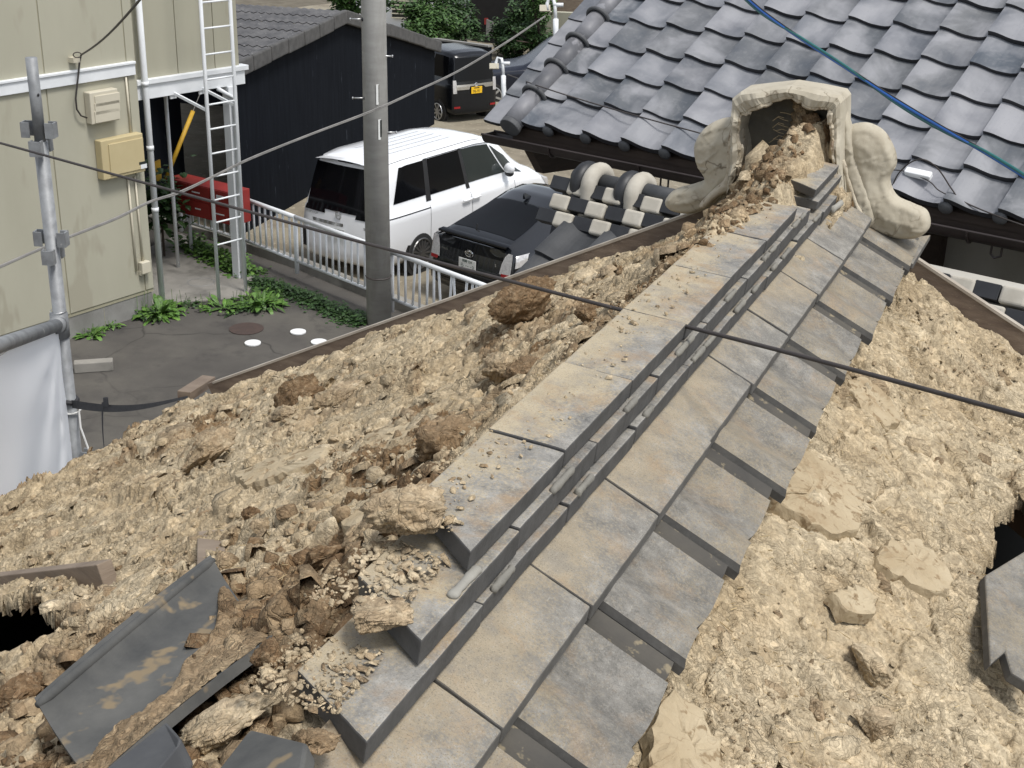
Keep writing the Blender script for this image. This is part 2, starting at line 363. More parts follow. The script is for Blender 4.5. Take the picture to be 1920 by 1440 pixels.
M['manhole_grey'] = pm('grey_iron', (.15, .14, .125), (.10, .095, .085), 25, .8, .4, 60)
M['paint_white'] = pm('white_car_paint', (.78, .79, .80), (.77, .78, .79), 1, .22, 0, coat=.6)
M['paint_black'] = pm('black_car_paint', (.006, .007, .009), (.007, .008, .010), 1, .22, 0, spec=.35, coat=.12)
M['paint_gloss'] = pm('gloss_black_car_paint', (.006, .007, .009), (.007, .008, .010), 1, .12, 0, spec=.5, coat=.5)
M['paint_navy'] = pm('dark_blue_car_paint', (.010, .013, .022), (.011, .014, .024), 1, .22, 0, spec=.35, coat=.12)
M['glass_dark'] = pm('privacy_glass', (.004, .004, .005), (.004, .005, .006), 1, .08, 0, spec=.16)
M['glass_grey'] = pm('car_glass', (.022, .028, .027), (.03, .036, .034), 1, .06, 0, spec=.35)
M['rubber'] = pm('tyre', (.017, .017, .017), (.024, .024, .024), 20, .85, .1)
M['rim'] = pm('alloy', (.55, .55, .55), (.5, .5, .5), 8, .3, 0, metal=.8)
M['rim_dark'] = pm('dark_alloy', (.16, .155, .15), (.12, .12, .12), 8, .35, 0, metal=.7)
M['chrome'] = pm('chrome', (.75, .75, .74), (.7, .7, .7), 8, .12, 0, metal=1)
M['trim'] = pm('black_plastic', (.012, .012, .013), (.016, .016, .017), 8, .5, 0)
M['lamp_clear'] = pm('clear_lamp', (.62, .61, .60), (.42, .41, .41), 40, .15, .3, 60, metal=.3)
M['lamp_red'] = pm('red_lamp', (.30, .012, .014), (.22, .01, .012), 20, .2, 0)
M['plate_white'] = pm('white_plate', (.74, .75, .73), (.70, .71, .69), 4, .5, 0)
M['plate_yellow'] = pm('yellow_plate', (.80, .48, .01), (.76, .45, .01), 4, .5, 0)
M['ink'] = pm('ink', (.01, .014, .012), (.012, .016, .014), 4, .6, 0)
M['ink_green'] = pm('ink_green', (.012, .05, .03), (.012, .05, .03), 4, .6, 0)
M['gutter'] = pm('brown_gutter', (.026, .019, .017), (.04, .03, .027), 5, .42, .05)
M['eave_wood'] = pm('dark_eave_wood', (.035, .024, .018), (.055, .038, .028), 4, .85, .2, 30, st=(1, 1, 6))
M['shikkui'] = pm('white_wall_plaster', (.44, .42, .37), (.37, .35, .30), 4, .92, .15, 40)
M['namako_white'] = pm('white_block_plaster', (.47, .44, .375), (.38, .35, .29), 9, .9, .25, 40)
M['namako_black'] = pm('black_block_tile', (.015, .0155, .017), (.025, .026, .028), 9, .5, .15, 40)
M['dark_tile'] = pm('black_roof_tile', (.030, .032, .034), (.05, .052, .054), 7, .55, .15, 60, rnd=.25)
def leafmat(name, a_, b_, c_):
    m_, n_, bs = newmat(name); co = coord(n_)
    col = ramp(n_, noise(n_, co, 9, 4), [(.3, a_), (.52, b_), (.75, c_)])
    oi = n_.nodes.new('ShaderNodeNewGeometry')
    hv = n_.nodes.new('ShaderNodeHueSaturation'); mr = n_.nodes.new('ShaderNodeMapRange'); mr.inputs[3].default_value = .6; mr.inputs[4].default_value = 1.4
    n_.links.new(oi.outputs['Random Per Island'], mr.inputs[0]); n_.links.new(mr.outputs[0], hv.inputs['Value']); n_.links.new(col, hv.inputs['Color'])
    n_.links.new(hv.outputs[0], bs.inputs['Base Color']); bs.inputs['Roughness'].default_value = .55
    bs.inputs['Transmission Weight'].default_value = 0; bs.inputs['Subsurface Weight'].default_value = 0
    return m_
M['leaf'] = leafmat('leaf_green', (.045, .10, .018), (.075, .16, .025), (.12, .20, .035))
M['leaf_dark'] = leafmat('leaf_dark', (.018, .045, .012), (.03, .07, .016), (.05, .095, .022))
M['leaf_tree'] = leafmat('leaf_tree', (.028, .06, .014), (.045, .10, .02), (.08, .14, .03))
M['bark'] = pm('bark', (.08, .06, .045), (.05, .038, .028), 9, .9, .5, 40)
def roof_tile_mat():
    m_, n_, b_ = newmat('silver_roof_tile'); co = coord(n_); oi = n_.nodes.new('ShaderNodeObjectInfo')
    mu = n_.nodes.new('ShaderNodeVectorMath'); mu.operation = 'SCALE'; mu.inputs[0].default_value = (37, 23, 11); n_.links.new(oi.outputs['Random'], mu.inputs['Scale'])
    va = n_.nodes.new('ShaderNodeVectorMath'); va.operation = 'ADD'; n_.links.new(co, va.inputs[0]); n_.links.new(mu.outputs[0], va.inputs[1]); co = va.outputs[0]
    n1 = noise(n_, co, 3.6, 4, .5, .4); n2 = noise(n_, co, 30, 6, .7); n3 = noise(n_, co, 120, 3)
    tint = ramp(n_, oi.outputs['Random'], [(0., (.080, .088, .098)), (.2, (.125, .13, .137)), (.38, (.195, .20, .215)), (.5, (.07, .083, .10)), (.62, (.115, .12, .125)), (.8, (.17, .174, .188)), (1., (.24, .243, .26))])
    col = mixc(n_, ramp(n_, n1, [(.47, 0.), (.62, .75)]), tint, (.275, .277, .29))
    col = mixc(n_, math_(n_, 'MULTIPLY', ramp(n_, n1, [(.34, 1.), (.45, 0.)]), .6), col, (.05, .06, .075))
    col = mixc(n_, math_(n_, 'MULTIPLY', ramp(n_, n2, [(.52, 0.), (.74, 1.)]), .22), col, (.33, .33, .335))
    col = mixc(n_, math_(n_, 'MULTIPLY', ramp(n_, n3, [(.66, 0.), (.72, 1.)]), .5), col, (.08, .08, .085))
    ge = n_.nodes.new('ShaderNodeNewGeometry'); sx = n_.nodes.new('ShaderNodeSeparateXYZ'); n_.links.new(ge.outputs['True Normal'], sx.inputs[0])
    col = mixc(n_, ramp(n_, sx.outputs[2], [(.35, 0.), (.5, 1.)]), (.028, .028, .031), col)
    n_.links.new(col, b_.inputs['Base Color']); b_.inputs['Roughness'].default_value = .48; b_.inputs['Specular IOR Level'].default_value = .42
    bump(n_, b_, n2, .15, .003); return m_
M['silver_tile'] = roof_tile_mat()

def overlay_cracks(m_, scale, width, col, amt, warp=.4, mask=None):
    """thin crack lines with a shape of their own, mixed over the existing colour"""
    n_ = m_.node_tree; b_ = n_.nodes['Principled BSDF']; src = b_.inputs['Base Color'].links[0].from_socket; co = coord(n_)
    nz = n_.nodes.new('ShaderNodeTexNoise'); nz.inputs['Scale'].default_value = scale*2.3; n_.links.new(co, nz.inputs['Vector'])
    mx = n_.nodes.new('ShaderNodeMix'); mx.data_type = 'VECTOR'; mx.inputs[0].default_value = warp; n_.links.new(co, mx.inputs[4]); n_.links.new(nz.outputs['Color'], mx.inputs[5])
    vo = n_.nodes.new('ShaderNodeTexVoronoi'); vo.feature = 'DISTANCE_TO_EDGE'; vo.inputs['Scale'].default_value = scale; n_.links.new(mx.outputs[1], vo.inputs['Vector'])
    f_ = ramp(n_, vo.outputs[0], [(0., 1.), (width, 0.)]); f_ = math_(n_, 'MULTIPLY', f_, amt)
    f_ = math_(n_, 'MULTIPLY', f_, ramp(n_, noise(n_, co, scale*.6, 3), [(.45, 0.), (.58, 1.)]))
    n_.links.new(mixc(n_, f_, src, col), b_.inputs['Base Color'])
overlay_cracks(M['plaster'], 9, .035, (.10, .075, .045), .8, .12)
overlay_cracks(M['asphalt'], .8, .012, (.025, .023, .02), .8, .25)
def overlay_blotch(m_, scale, col, lo, hi, amt, st=(1, 1, 1)):
    n_ = m_.node_tree; b_ = n_.nodes['Principled BSDF']; src = b_.inputs['Base Color'].links[0].from_socket; co = stretch(n_, coord(n_), st)
    n_.links.new(mixc(n_, math_(n_, 'MULTIPLY', ramp(n_, noise(n_, co, scale, 7, .65), [(lo, 0.), (hi, 1.)]), amt), src, col), b_.inputs['Base Color'])
overlay_blotch(M['asphalt'], .45, (.13, .12, .10), .5, .66, .6); overlay_blotch(M['asphalt'], 1.7, (.04, .037, .034), .56, .66, .6)
overlay_blotch(M['plaster'], 11, (.25, .21, .15), .54, .68, .4, (1, 1, .4)); overlay_blotch(M['plaster'], 30, (.50, .46, .37), .58, .68, .5)
overlay_blotch(M['lot'], .35, (.30, .27, .20), .48, .62, .7); overlay_blotch(M['pole'], 2.5, (.22, .21, .19), .52, .66, .6, (1, 1, .25))
overlay_blotch(M['concrete'], 2.2, (.15, .145, .13), .5, .68, .6, (1, 1, .4)); overlay_blotch(M['carport_slab'] if 'carport_slab' in M else M['concrete_dirty'], 1.4, (.11, .105, .09), .5, .62, .7)

M['clay_smooth'] = pm('compacted_clay', (.435, .36, .243), (.345, .272, .172), 9, .95, .6, 60, .006, spec=.12, speck=((.25, .185, .11), 38, .58))
overlay_cracks(M['clay_smooth'], 9, .012, (.20, .135, .075), .6, .15)
overlay_blotch(M['clay_smooth'], 14, (.30, .22, .13), .54, .66, .6)
# ================================================================== ground
def lot_z(y): return -.15-.035*(y-16)
lane_edge = [Vector((-30, 19.6)), Vector((-12.70, 17.10)), Vector((-10.62, 16.45)), Vector((-8.525, 15.60)), Vector((-4, 13.9)), Vector((14, 7))]
def edge_y(x):
    for p, q in zip(lane_edge, lane_edge[1:]):
        if p.x <= x <= q.x: return p.y+(q.y-p.y)*(x-p.x)/(q.x-p.x)
    return lane_edge[0].y if x < -30 else lane_edge[-1].y
tag(MB().add([(-600, -500, -2.3), (600, -500, -2.3), (600, 900, -2.3), (-600, 900, -2.3)], [(0, 1, 2, 3)]).build('ground', M['earth']), kind='structure')
xs = [-32+i*.5 for i in range(90)]
P = [[(x, edge_y(x)*t+(1-t)*-6, 0) for x in xs] for t in [i/30 for i in range(31)]]
tag(MB().grid(P).build('lane', M['asphalt']), kind='structure')
P = [[(x, edge_y(x)+.16+t*(60-edge_y(x)), lot_z(edge_y(x)+.16+t*(60-edge_y(x)))+.02*math.sin(x*1.7+t*40)*(1 if 0 < t < 1 else 0)) for x in xs] for t in [i/60 for i in range(61)]]
tag(MB().grid(P).build('parking_lot', M['lot'], smooth=True), kind='structure')
k_ = MB()
for p, q in zip(lane_edge[:-1], lane_edge[1:]):
    k_.bar((p.x, p.y+.08, -.02), (q.x, q.y+.08, -.02), .16, .34)
tag(k_.build('kerb', M['concrete_dirty'], bevel=.012), kind='structure')
# ================================================================== old house with the stripped roof
XA, ZA, T = -.699, H-.858, .504
YV = 3.476                      # verge (far gable edge)
house = thing('old_house', 'old house with roof stripped to bare clay, ridge tiles half removed', 'house', (-.7, 1, 0))
def zpl(x): return ZA-T*abs(x-XA)
nL, nR = Vector((-T, 0, 1)), Vector((T, 0, 1)); PA = Vector((XA, 0, ZA))
def onL(x, y, h=0): return onp(x, y, PA+Vector((0, 0, h)), nL)
def onR(x, y, h=0): return onp(x, y, PA+Vector((0, 0, h)), nR)
def inpoly(X, Y, poly):
    r = np.zeros(X.shape, bool); n = len(poly)
    for i in range(n):
        (x0, y0), (x1, y1) = poly[i], poly[(i+1) % n]
        if y0 == y1: continue
        r ^= ((y0 > Y) != (y1 > Y)) & (X < (x1-x0)*(Y-y0)/(y1-y0)+x0)
    return r
def clay_detail(X, Y, sd_, smooth_=0.):
    wx = fbm(X, Y, .09, 3, sd_+1)*.03; wy = fbm(X, Y, .09, 3, sd_+2)*.03
    u, v_ = X+wx, Y+wy
    h = fbm(X, Y, .45, 3, sd_+3)*.020+fbm(X, Y, .13, 3, sd_+4)*.010
    # flaking layers with sharp broken edges
    f = fbm(u*1.0, v_*1.7, .20, 5, sd_+5)*4.2; fl = np.floor(f); fr = f-fl
    h += (fl+sst(.95, 1.0, fr))*.0085
    f = fbm(u*1.3, v_*2.0, .075, 4, sd_+6)*4; fl = np.floor(f); fr = f-fl
    h += (fl+sst(.93, 1.0, fr))*.0042
    # broken bed: big plates at different levels, split by open cracks; some patches crumbled to rubble
    jx = fbm(X, Y, .07, 3, sd_+50)*.030+fbm(X, Y, .018, 3, sd_+51)*.008; jy = fbm(X, Y, .07, 3, sd_+52)*.030+fbm(X, Y, .018, 3, sd_+53)*.008
    g1, g2, gid, gx_, gy_ = worley((X+jx)*1.0, (Y+jy)*(.8 if smooth_ > .8 else 1.25), .14, sd_+500)
    ge_ = sst(0, .05, g2-g1); big_ = fbm(X, Y, .5, 3, sd_+60)
    pl_ = gid+big_*.35 < (.62 if smooth_ > .8 else .40); rb_ = gid+big_*.35 > (.88 if smooth_ > .8 else .68)
    quiet = np.where(pl_, .10, np.where(rb_, 1.0, .55)); quiet = quiet*ge_+.8*(1-ge_)
    hb = ge_*(((gid*61.7 % 1)-.5)*.020+((gid*31.3 % 1-.5)*gx_+(gid*17.9 % 1-.5)*gy_)*.16-np.where(rb_, .006, 0))-(1-sst(.0, .055, g2-g1))*.022*(.25+.75*sst(-.15, .15, fbm(X, Y, .2, 2, sd_+61)))
    h += hb
    rub = np.where(rb_, .35, 0)*ge_+quiet*sst(-.12, .30, fbm(X, Y, .30, 4, sd_+8)+.25*fbm(X, Y, .06, 2, sd_+9))
    # angular plates and crumbs
    for sc, am, pr_ in ((.085, .010, .34), (.040, .0085, .46), (.020, .0062, .58), (.010, .0038, .7)):
        f1, f2, cid, cx, cy = worley(u+fbm(X, Y, sc, 2, sd_+10)*sc*.35, v_*1.15, sc, sd_+int(sc*1000))
        ed = sst(.0, .04, f2-f1); ex = (cid < pr_)
        tl = (cid*97.3 % 1-.5)*.7*cx+(cid*41.7 % 1-.5)*.7*cy
        h += ex*ed*(am*(.35+.65*(cid*7.7 % 1))+tl)*(.22*quiet+.78*np.minimum(rub, 1))
    f1, f2, cid, cx, cy = worley(u, v_, .17, sd_+77)
    ck = 1-sst(.0, .045, f2-f1)
    h -= ck*.006*sst(-.12, .2, fbm(X, Y, .35, 2, sd_+78))
    # dried-mud flakes separated by fine cracks
    su, sv = (u*.8+v_*.6), (v_*.8-u*.6)
    for sc, dp, pw in ((.055, .0070, .05), (.026, .0050, .07), (.013, .0028, .12)):
        f1, f2, cid, cx, cy = worley(su*1.0+fbm(X, Y, sc*.8, 2, sd_+14)*sc*.5, sv*1.7, sc, sd_+300+int(sc*1000))
        h += (sst(0, pw, f2-f1)-1)*dp*quiet*(.35+.65*sst(-.2, .2, fbm(X, Y, .2, 3, sd_+17)))+quiet*((cid-.5)*dp*1.1+((cid*53.1 % 1-.5)*cx+(cid*29.3 % 1-.5)*cy)*.35)
    k = .0; h[1:-1, 1:-1] = h[1:-1, 1:-1]*(1-k)+k*.25*(h[2:, 1:-1]+h[:-2, 1:-1]+h[1:-1, 2:]+h[1:-1, :-2])
    h += fbm(X, Y, .012, 3, sd_+79)*.0022*(.25+.75*quiet)
    return h, np.minimum(rub, 1), np.where(rb_, .36, np.where(pl_, -.20, .06))*ge_+.25*(1-ge_)
def field_mesh(name, X, Y, Z, keep, brk, mat, skirt=.035):
    a_, b_ = X.shape
    idx = np.arange(a_*b_).reshape(a_, b_)
    q = np.stack([idx[:-1, :-1], idx[1:, :-1], idx[1:, 1:], idx[:-1, 1:]], -1)
    kf = keep[:-1, :-1] & keep[1:, :-1] & keep[1:, 1:] & keep[:-1, 1:]
    F = q[kf]; V = np.stack([X, Y, Z], -1).reshape(-1, 3); B = brk.ravel()
    e_ = np.concatenate([F[:, [0, 1]], F[:, [1, 2]], F[:, [2, 3]], F[:, [3, 0]]])
    key = np.sort(e_, 1); kk = key[:, 0].astype(np.int64)*len(V)+key[:, 1]
    u_, inv, cnt = np.unique(kk, return_inverse=True, return_counts=True)
    be = e_[cnt[inv] == 1]
    n0 = len(V); V2 = V.copy(); V2[:, 2] -= skirt; V2[:, :2] += rng.normal(0, .003, (n0, 2))
    V = np.concatenate([V, V2]); B = np.concatenate([B, B+.4])
    SF = np.stack([be[:, 1], be[:, 0], be[:, 0]+n0, be[:, 1]+n0], -1)
    F = np.concatenate([F, SF])
    use = np.zeros(len(V), bool); use[F.ravel()] = True; mp = np.cumsum(use)-1
    # orient up
    p = V[F[0]]; nz = np.cross(p[1]-p[0], p[2]-p[0])[2]
    F = mp[F]
    if nz < 0: F = F[:, ::-1]
    return np_mesh(name, V[use]-np.array(house.location), F, mat, None, False, {'brk': B[use]})
# ---- left slope
xl = -.52-np.cumsum(np.concatenate([[0], np.linspace(.0033, .0046, 595)])); yl = .78+np.cumsum(np.concatenate([[0], np.linspace(.0033, .0046, 688)]))
Xl, Yl = np.meshgrid(xl, yl, indexing='ij')
dl, rubl, bcl = clay_detail(Xl, Yl, 100, .7)
base = ZA-T*np.abs(Xl-XA)
core = .082*np.exp(-((Xl+.675)/.12)**2)*sst(1.02, 1.30, Yl)*(1-.25*sst(-.2, .4, fbm(Xl, Yl, .25, 3, 55)))
right = Xl > -.70
zr = H-.835+sst(2.80, 2.92, Yl)*.048+sst(3.05, 3.36, Yl)*.025-sst(-.60, -.53, Xl)*.07*sst(2.8, 2.9, Yl)-sst(1.25, 1.0, Yl)*.015
zl = np.where(right, np.minimum(base, 1e9)*0+zr, base+core)
bl = sst(-.70, -.655, Xl); zr = zr+sst(1.95, 2.55, Yl)*(.102+.03*fbm(Xl, Yl, .12, 3, 88))*sst(-.585, -.645, Xl+.035*fbm(Xl, Yl, .10, 3, 87)-.02*sst(2.4, 2.8, Yl))
zl = (base+core)*(1-bl)+zr*bl
mound = sst(2.75, 3.3, Yl)*.062*np.exp(-((Xl+.70)/.13)**2)*(1-bl)
zl = zl+mound-sst(YV-.16, YV-.02, Yl)*.034-sst(-2.55, -2.86, Xl)*.02
damp = np.where((Xl > -.72) & (Yl < 2.2), .45, 1)*(1-.5*sst(YV-.2, YV, Yl))
Zl = zl+dl*damp-.012
near = np.exp(-(((Xl+.93)/.42)**2+((Yl-1.12)/.42)**2))
brkl = bcl+.45*rubl+.55*near+.50*np.exp(-((Xl+.86)/.20)**2)*sst(1.3, 1.6, Yl)+.55*sst(2.1, 2.6, Yl)*np.exp(-((Xl+.68)/.12)**2)+.5*fbm(Xl, Yl, .5, 3, 61)-.42
keep = ((Xl < -.575) | (Yl > 2.80)) & (Xl > -2.80-.035*fbm(Xl, Yl, .12, 4, 71)-.02) & (Yl < YV-.012)
def polyL(pts): return [(p.x, p.y) for p in (onL(*q) for q in pts)]
wob = fbm(Xl, Yl, .03, 3, 91)*.012
for pl in (((-40, 1118), (78, 1110), (122, 1150), (62, 1208), (-40, 1228)), ((24, 1076), (112, 1030), (80, 1068)), ((229, 1153), (352, 1066), (388, 1036), (392, 1062), (246, 1158)), ((408, 1040), (440, 1044), (428, 1072), (410, 1066))):
    keep &= ~inpoly(Xl+wob, Yl+wob, polyL(pl))
cl = field_mesh('clay_bed', Xl, Yl, Zl, keep, brkl, M['clay']); cl.parent = house; tag(cl, 'bare clay bed on the slope facing the lane', kind='stuff')
def zleft(x, y):
    i = np.clip(np.searchsorted(-xl, -np.asarray(x)), 0, len(xl)-1); j = np.clip(np.searchsorted(yl, np.asarray(y)), 0, len(yl)-1)
    return Zl[i, j], rubl[i, j], keep[i, j]
# ---- right slope
xr = -.50+np.arange(0, 212)*.0034; yr = .95+np.arange(0, 742)*.0034
Xr, Yr = np.meshgrid(xr, yr, indexing='ij')
dr, rubr, bcr = clay_detail(Xr*1.0, Yr, 900, .88)
Zr = ZA-T*(Xr-XA)+dr*.85-.022-sst(YV-.12, YV-.02, Yr)*.02-sst(-.37, -.44, Xr)*.03
brkr = bcr+.35*rubr+.45*fbm(Xr, Yr, .35, 3, 62)-.30
keepr = (Yr < YV-.012) & ~inpoly(Xr+fbm(Xr, Yr, .03, 3, 92)*.014, Yr+fbm(Xr, Yr, .03, 3, 93)*.014, [(p.x, p.y) for p in (onR(*q) for q in ((1868, 928), (1940, 915), (1960, 1040), (1864, 1064), (1853, 1028), (1868, 985)))])
cr = field_mesh('clay_bed', Xr, Yr, Zr, keepr, brkr, M['clay']); cr.parent = house; tag(cr, 'bare clay bed on the slope below the remaining pan tiles', kind='stuff')
def zright(x, y):
    i = np.clip(np.searchsorted(xr, np.asarray(x)), 0, len(xr)-1); j = np.clip(np.searchsorted(yr, np.asarray(y)), 0, len(yr)-1)
    return Zr[i, j], rubr[i, j], keepr[i, j]
# ---- verge boards, walls, battens
def verge(x1, nm):
    d = -1 if x1 < XA else 1; x0 = XA+d*.16
    a_ = Vector((x0, YV, zpl(x0)-.055)); b_ = Vector((x1, YV, zpl(x1)-.055))
    MB().bar(a_, b_, .016, .11).build('verge_board', M['wood_board'], house)
    up = Vector((0, 0, .0585)); MB().bar(a_+up, b_+up, .020, .007).build('board_cap', M['wood_edge'], house)
verge(-2.60, 0); verge(1.2, 1)
xw0, xw1 = -2.55, 1.15
for nm, poly, d in (('gable_wall', [(xw0, YV-.10, 0), (xw1, YV-.10, 0), (xw1, YV-.10, zpl(xw1)-.06), (XA, YV-.10, ZA-.06), (xw0, YV-.10, zpl(xw0)-.06)], (0, -.12, 0)),
                    ('side_wall', [(xw0, YV-.23, 0), (xw0, -3, 0), (xw0, -3, zpl(xw0)-.06), (xw0, YV-.23, zpl(xw0)-.06)], (.12, 0, 0)),
                    ('side_wall', [(xw1, YV-.23, 0), (xw1, -3, 0), (xw1, -3, zpl(xw1)-.06), (xw1, YV-.23, zpl(xw1)-.06)], (-.12, 0, 0))):
    MB().prism([Vector(p) for p in poly], d).build(nm, M['shikkui'], house)
for x1 in (xw0+.13, xw1-.13):
    MB().prism([Vector((XA, -2.9, ZA-.26)), Vector((x1, -2.9, zpl(x1)-.26)), Vector((x1, -2.9, zpl(x1)-.28)), Vector((XA, -2.9, ZA-.28))], (0, 6.1, 0)).build('blackout_sheet', M['painted_dark'], house)  # near-black sheets added under the clay to keep the roof holes black
for s_, x1 in ((-1, -2.78), (1, 1.25)):      # near part of both slopes, behind the camera's view
    for yb in np.arange(-2.9, .7, .3):
        MB().bar((XA+s_*.05, yb, ZA-.09-.05*T), (x1, yb, zpl(x1)-.09), .28, .015).build('roof_board', M['wood_old'], house)
def wood(pix, depth, ht, wd, mat, f=onL, nm='batten'):
    a_, b_ = f(*pix[0], depth), f(*pix[1], depth); MB().bar(a_, b_, wd, ht).build(nm, mat, house, bevel=.002)
wood(((-60, 1108), (205, 1082)), -.020, .058, .030, M['wood_old'])
wood(((215, 1166), (400, 1030)), -.055, .045, .012, M['wood_old'])
wood(((396, 1010), (398, 1080)), -.025, .03, .045, M['wood_old'])
wood(((60, 1062), (190, 1140)), -.075, .04, .03, M['wood_old'])
wood(((1880, 930), (2000, 1030)), -.10, .06, .06, M['wood_new'], onR, 'rafter')
wood(((345, 742), (392, 712)), .005, .03, .05, M['wood_board'], onL, 'batten_end')
# ---- ridge courses (half tiles left on the right-hand side)
def noshi(y0, y1, xl_, xr_, zt, th, mat, sk0=0, sk1=0, drop=.010, nm='ridge_tile'):
    j = lambda s_: random.uniform(-s_, s_)
    g = .0016; y0 += g; y1 -= g; dz = j(.0016); dx = j(.0018); tw = j(.0015)
    t_ = [(xl_, y0+sk0, zt+drop*.0+dz), (xr_+dx, y0, zt-drop+dz+tw), (xr_+dx, y1, zt-drop+dz-tw), (xl_, y1+sk1, zt+dz)]
    b_ = [(p[0]-(.004 if i in (1, 2) else 0), p[1], p[2]-th) for i, p in enumerate(t_)]
    o = MB().hexa([Vector(p) for p in b_+t_]).build(nm, mat, house, bevel=.0024)
    bm = bmesh.new(); bm.from_mesh(o.data); bmesh.ops.subdivide_edges(bm, edges=[e_ for e_ in bm.edges if e_.calc_length() > .03], cuts=14, use_grid_fill=True)
    sd_ = random.randrange(999)
    co_ = np.array([v_.co[:] for v_ in bm.verts]); w1 = fbm(co_[:, 0]+co_[:, 2], co_[:, 1], .12, 3, sd_)*.0022; w2 = fbm(co_[:, 0]*1.3, co_[:, 1]+co_[:, 2], .018, 3, sd_+3)
    for v_, a_, c_ in zip(bm.verts, w1, w2):
        v_.co.z += a_+c_*.0004; v_.co.x += c_*.0007
        if c_ > .30 and v_.co.x+house.location.x > xr_-.009 or (c_ > .30 and min(abs(v_.co.y+house.location.y-y0), abs(v_.co.y+house.location.y-y1)) < .004): v_.co.x -= (c_-.30)*.012; v_.co.z -= (c_-.30)*.012
    bm.to_mesh(o.data); bm.free(); return o
L_ = .268
y_ = 1.461-L_
for i in range(6):
    noshi(y_+(.0 if i else -.02), min(y_+L_, 2.86), -.658, -.546, H-.745, .029, M['ridge_tile'], .085 if i == 0 else 0, 0, .008); y_ += L_
y_ = 1.040
for i in range(8):
    e_ = y_+L_ if i else 1.300
    if y_ > 2.93: break
    noshi(y_, min(e_, 2.93), -.655, -.541, H-.775, .034, M['ridge_tile'], .07 if i == 0 else 0, 0, .010); y_ = e_
y_ = .915
for i in range(11):
    e_ = y_+L_ if i else 1.187
    if y_ > 3.22: break
    noshi(y_, min(e_, 3.22), -.650, -.536, H-.8146, .030, M['ridge_tile'], .06 if i == 0 else 0, 0, .010); y_ = e_
for k in range(-1, 9):
    y0 = 1.081+.267*k
    if y0 > 3.3: continue
    noshi(y0, min(y0+.267, 3.34), -.595, -.461+random.uniform(-.003, .003), H-.838, .023, M['base_tile'], 0, 0, .062, 'base_course_tile')
noshi(3.00, 3.27, -.64, -.546, H-.750, .021, M['ridge_tile'], .05, 0, .01)
noshi(3.02, 3.30, -.63, -.541, H-.780, .021, M['ridge_tile'], .0, 0, .01)
def bead(y, x, z, ln, mat, rz=0, wx=.0048, wz=.0068):
    me = MB(); ts = np.concatenate([[-.999, -.97, -.92, -.85], np.linspace(-.7, .7, 7), [.85, .92, .97, .999]]); ph = y*37
    rr_ = [math.sqrt(max(.02, 1-(max(0, abs(t)-.84)/.16)**2))*(1+.10*math.sin(4*t+ph)+.10*math.sin(11*t+ph*2)+.14*random.random()) for t in ts]
    me.tube([(0, t*ln/2, 0) for t in ts], rr_, 10)
    me.v = [(p_[0]*wx+x+p_[1]*rz, p_[1]+y, p_[2]*wz+z) for p_ in me.v]
    return me.build('mortar_bead', mat, house, smooth=True)
for k in range(6):
    bead(1.461-.02+L_*k, -.5425, H-.7845, random.uniform(.035, .10), M['mortar'], 0, .0045, .0055)
    bead(1.300-.055+L_*k, -.5375, H-.8235, random.uniform(.03, .09), M['mortar'], 0, .0045, .0055)
bead(1.16, -.547, H-.784, .07, M['whitemortar'], 0, .006, .004); bead(3.20, -.53, H-.845, .08, M['whitemortar'], .1, .006, .008)
for p in range(8):
    bead(2.0+p*.14+random.uniform(-.03, .03), (-.5425, -.5375)[p % 2], H-(.7845 if p % 2 == 0 else .8235), random.uniform(.04, .09), M['mortar'], random.uniform(-.02, .02), .004, .0045)
# ---- pan tiles left along the ridge, right-hand slope
def pan_profile(w):
    if w < .015: return -.012+.012*(w/.015)
    if w < .24: return .009*math.sin((w-.015)/.225*math.pi*.80+.0)
    if w < .30: return .0053-.0053*(w-.24)/.06
    if w < .80: return -.014*math.sin((w-.30)/.50*math.pi)
    if w < .815: return -.010*(w-.80)/.015
    return -.010-.006*math.sin((w-.815)/.185*math.pi)
WS = [0, .015, .03, .06, .09, .12, .15, .18, .21, .24, .27, .30]+[.30+.50*i/12 for i in range(1, 13)]+[.815, .84, .87, .90, .93, .96, 1.0]
def shell(P, n_, th):
    """solid plate from a grid of points"""
    a_, b_ = len(P), len(P[0]); mb = MB(); n_ = Vector(n_)*th
    mb.grid(P); o = len(mb.v); mb.v += [tuple(Vector(p)-n_) for r_ in P for p in r_]
    for i in range(a_-1):
        for j in range(b_-1): mb.f.append((o+i*b_+j, o+(i+1)*b_+j, o+(i+1)*b_+j+1, o+i*b_+j+1))
    def wall(ids):
        for p, q in zip(ids, ids[1:]): mb.f.append((p, q, q+o, p+o))
    wall([j for j in range(b_)]); wall([(a_-1)*b_+j for j in reversed(range(b_))])
    wall([i*b_ for i in reversed(range(a_))]); wall([i*b_+b_-1 for i in range(a_)])
    return mb
nr_ = nR.normalized(); dn_ = Vector((1, 0, -.46)).normalized()
for k in range(-2, 8):
    y0 = 1.402+.265*k; P = []; jz = random.uniform(-.0012, .0012); jt = random.uniform(-.012, .012); jl = random.uniform(-.004, .004)
    for w_ in WS:
        end = -.354+jl+(.006 if w_ < .25 else (-.001 if w_ < .81 else -.010))
        row = []
        for t_ in (0, .3, .6, .9, 1):
            x = -.50+(end+.50)*t_
            row.append((x, y0+w_*.262+(x+.45)*jt*.6, H-.979-(x+.354)*.47+pan_profile(w_)+jz+(w_-.5)*.003*(1 if k % 2 else -.6)))
        P.append(row)
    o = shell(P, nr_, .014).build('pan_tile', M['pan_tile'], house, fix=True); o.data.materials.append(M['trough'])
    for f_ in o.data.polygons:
        if f_.center.y > y0+.81*.262 and f_.normal.z > .5: f_.material_index = 1
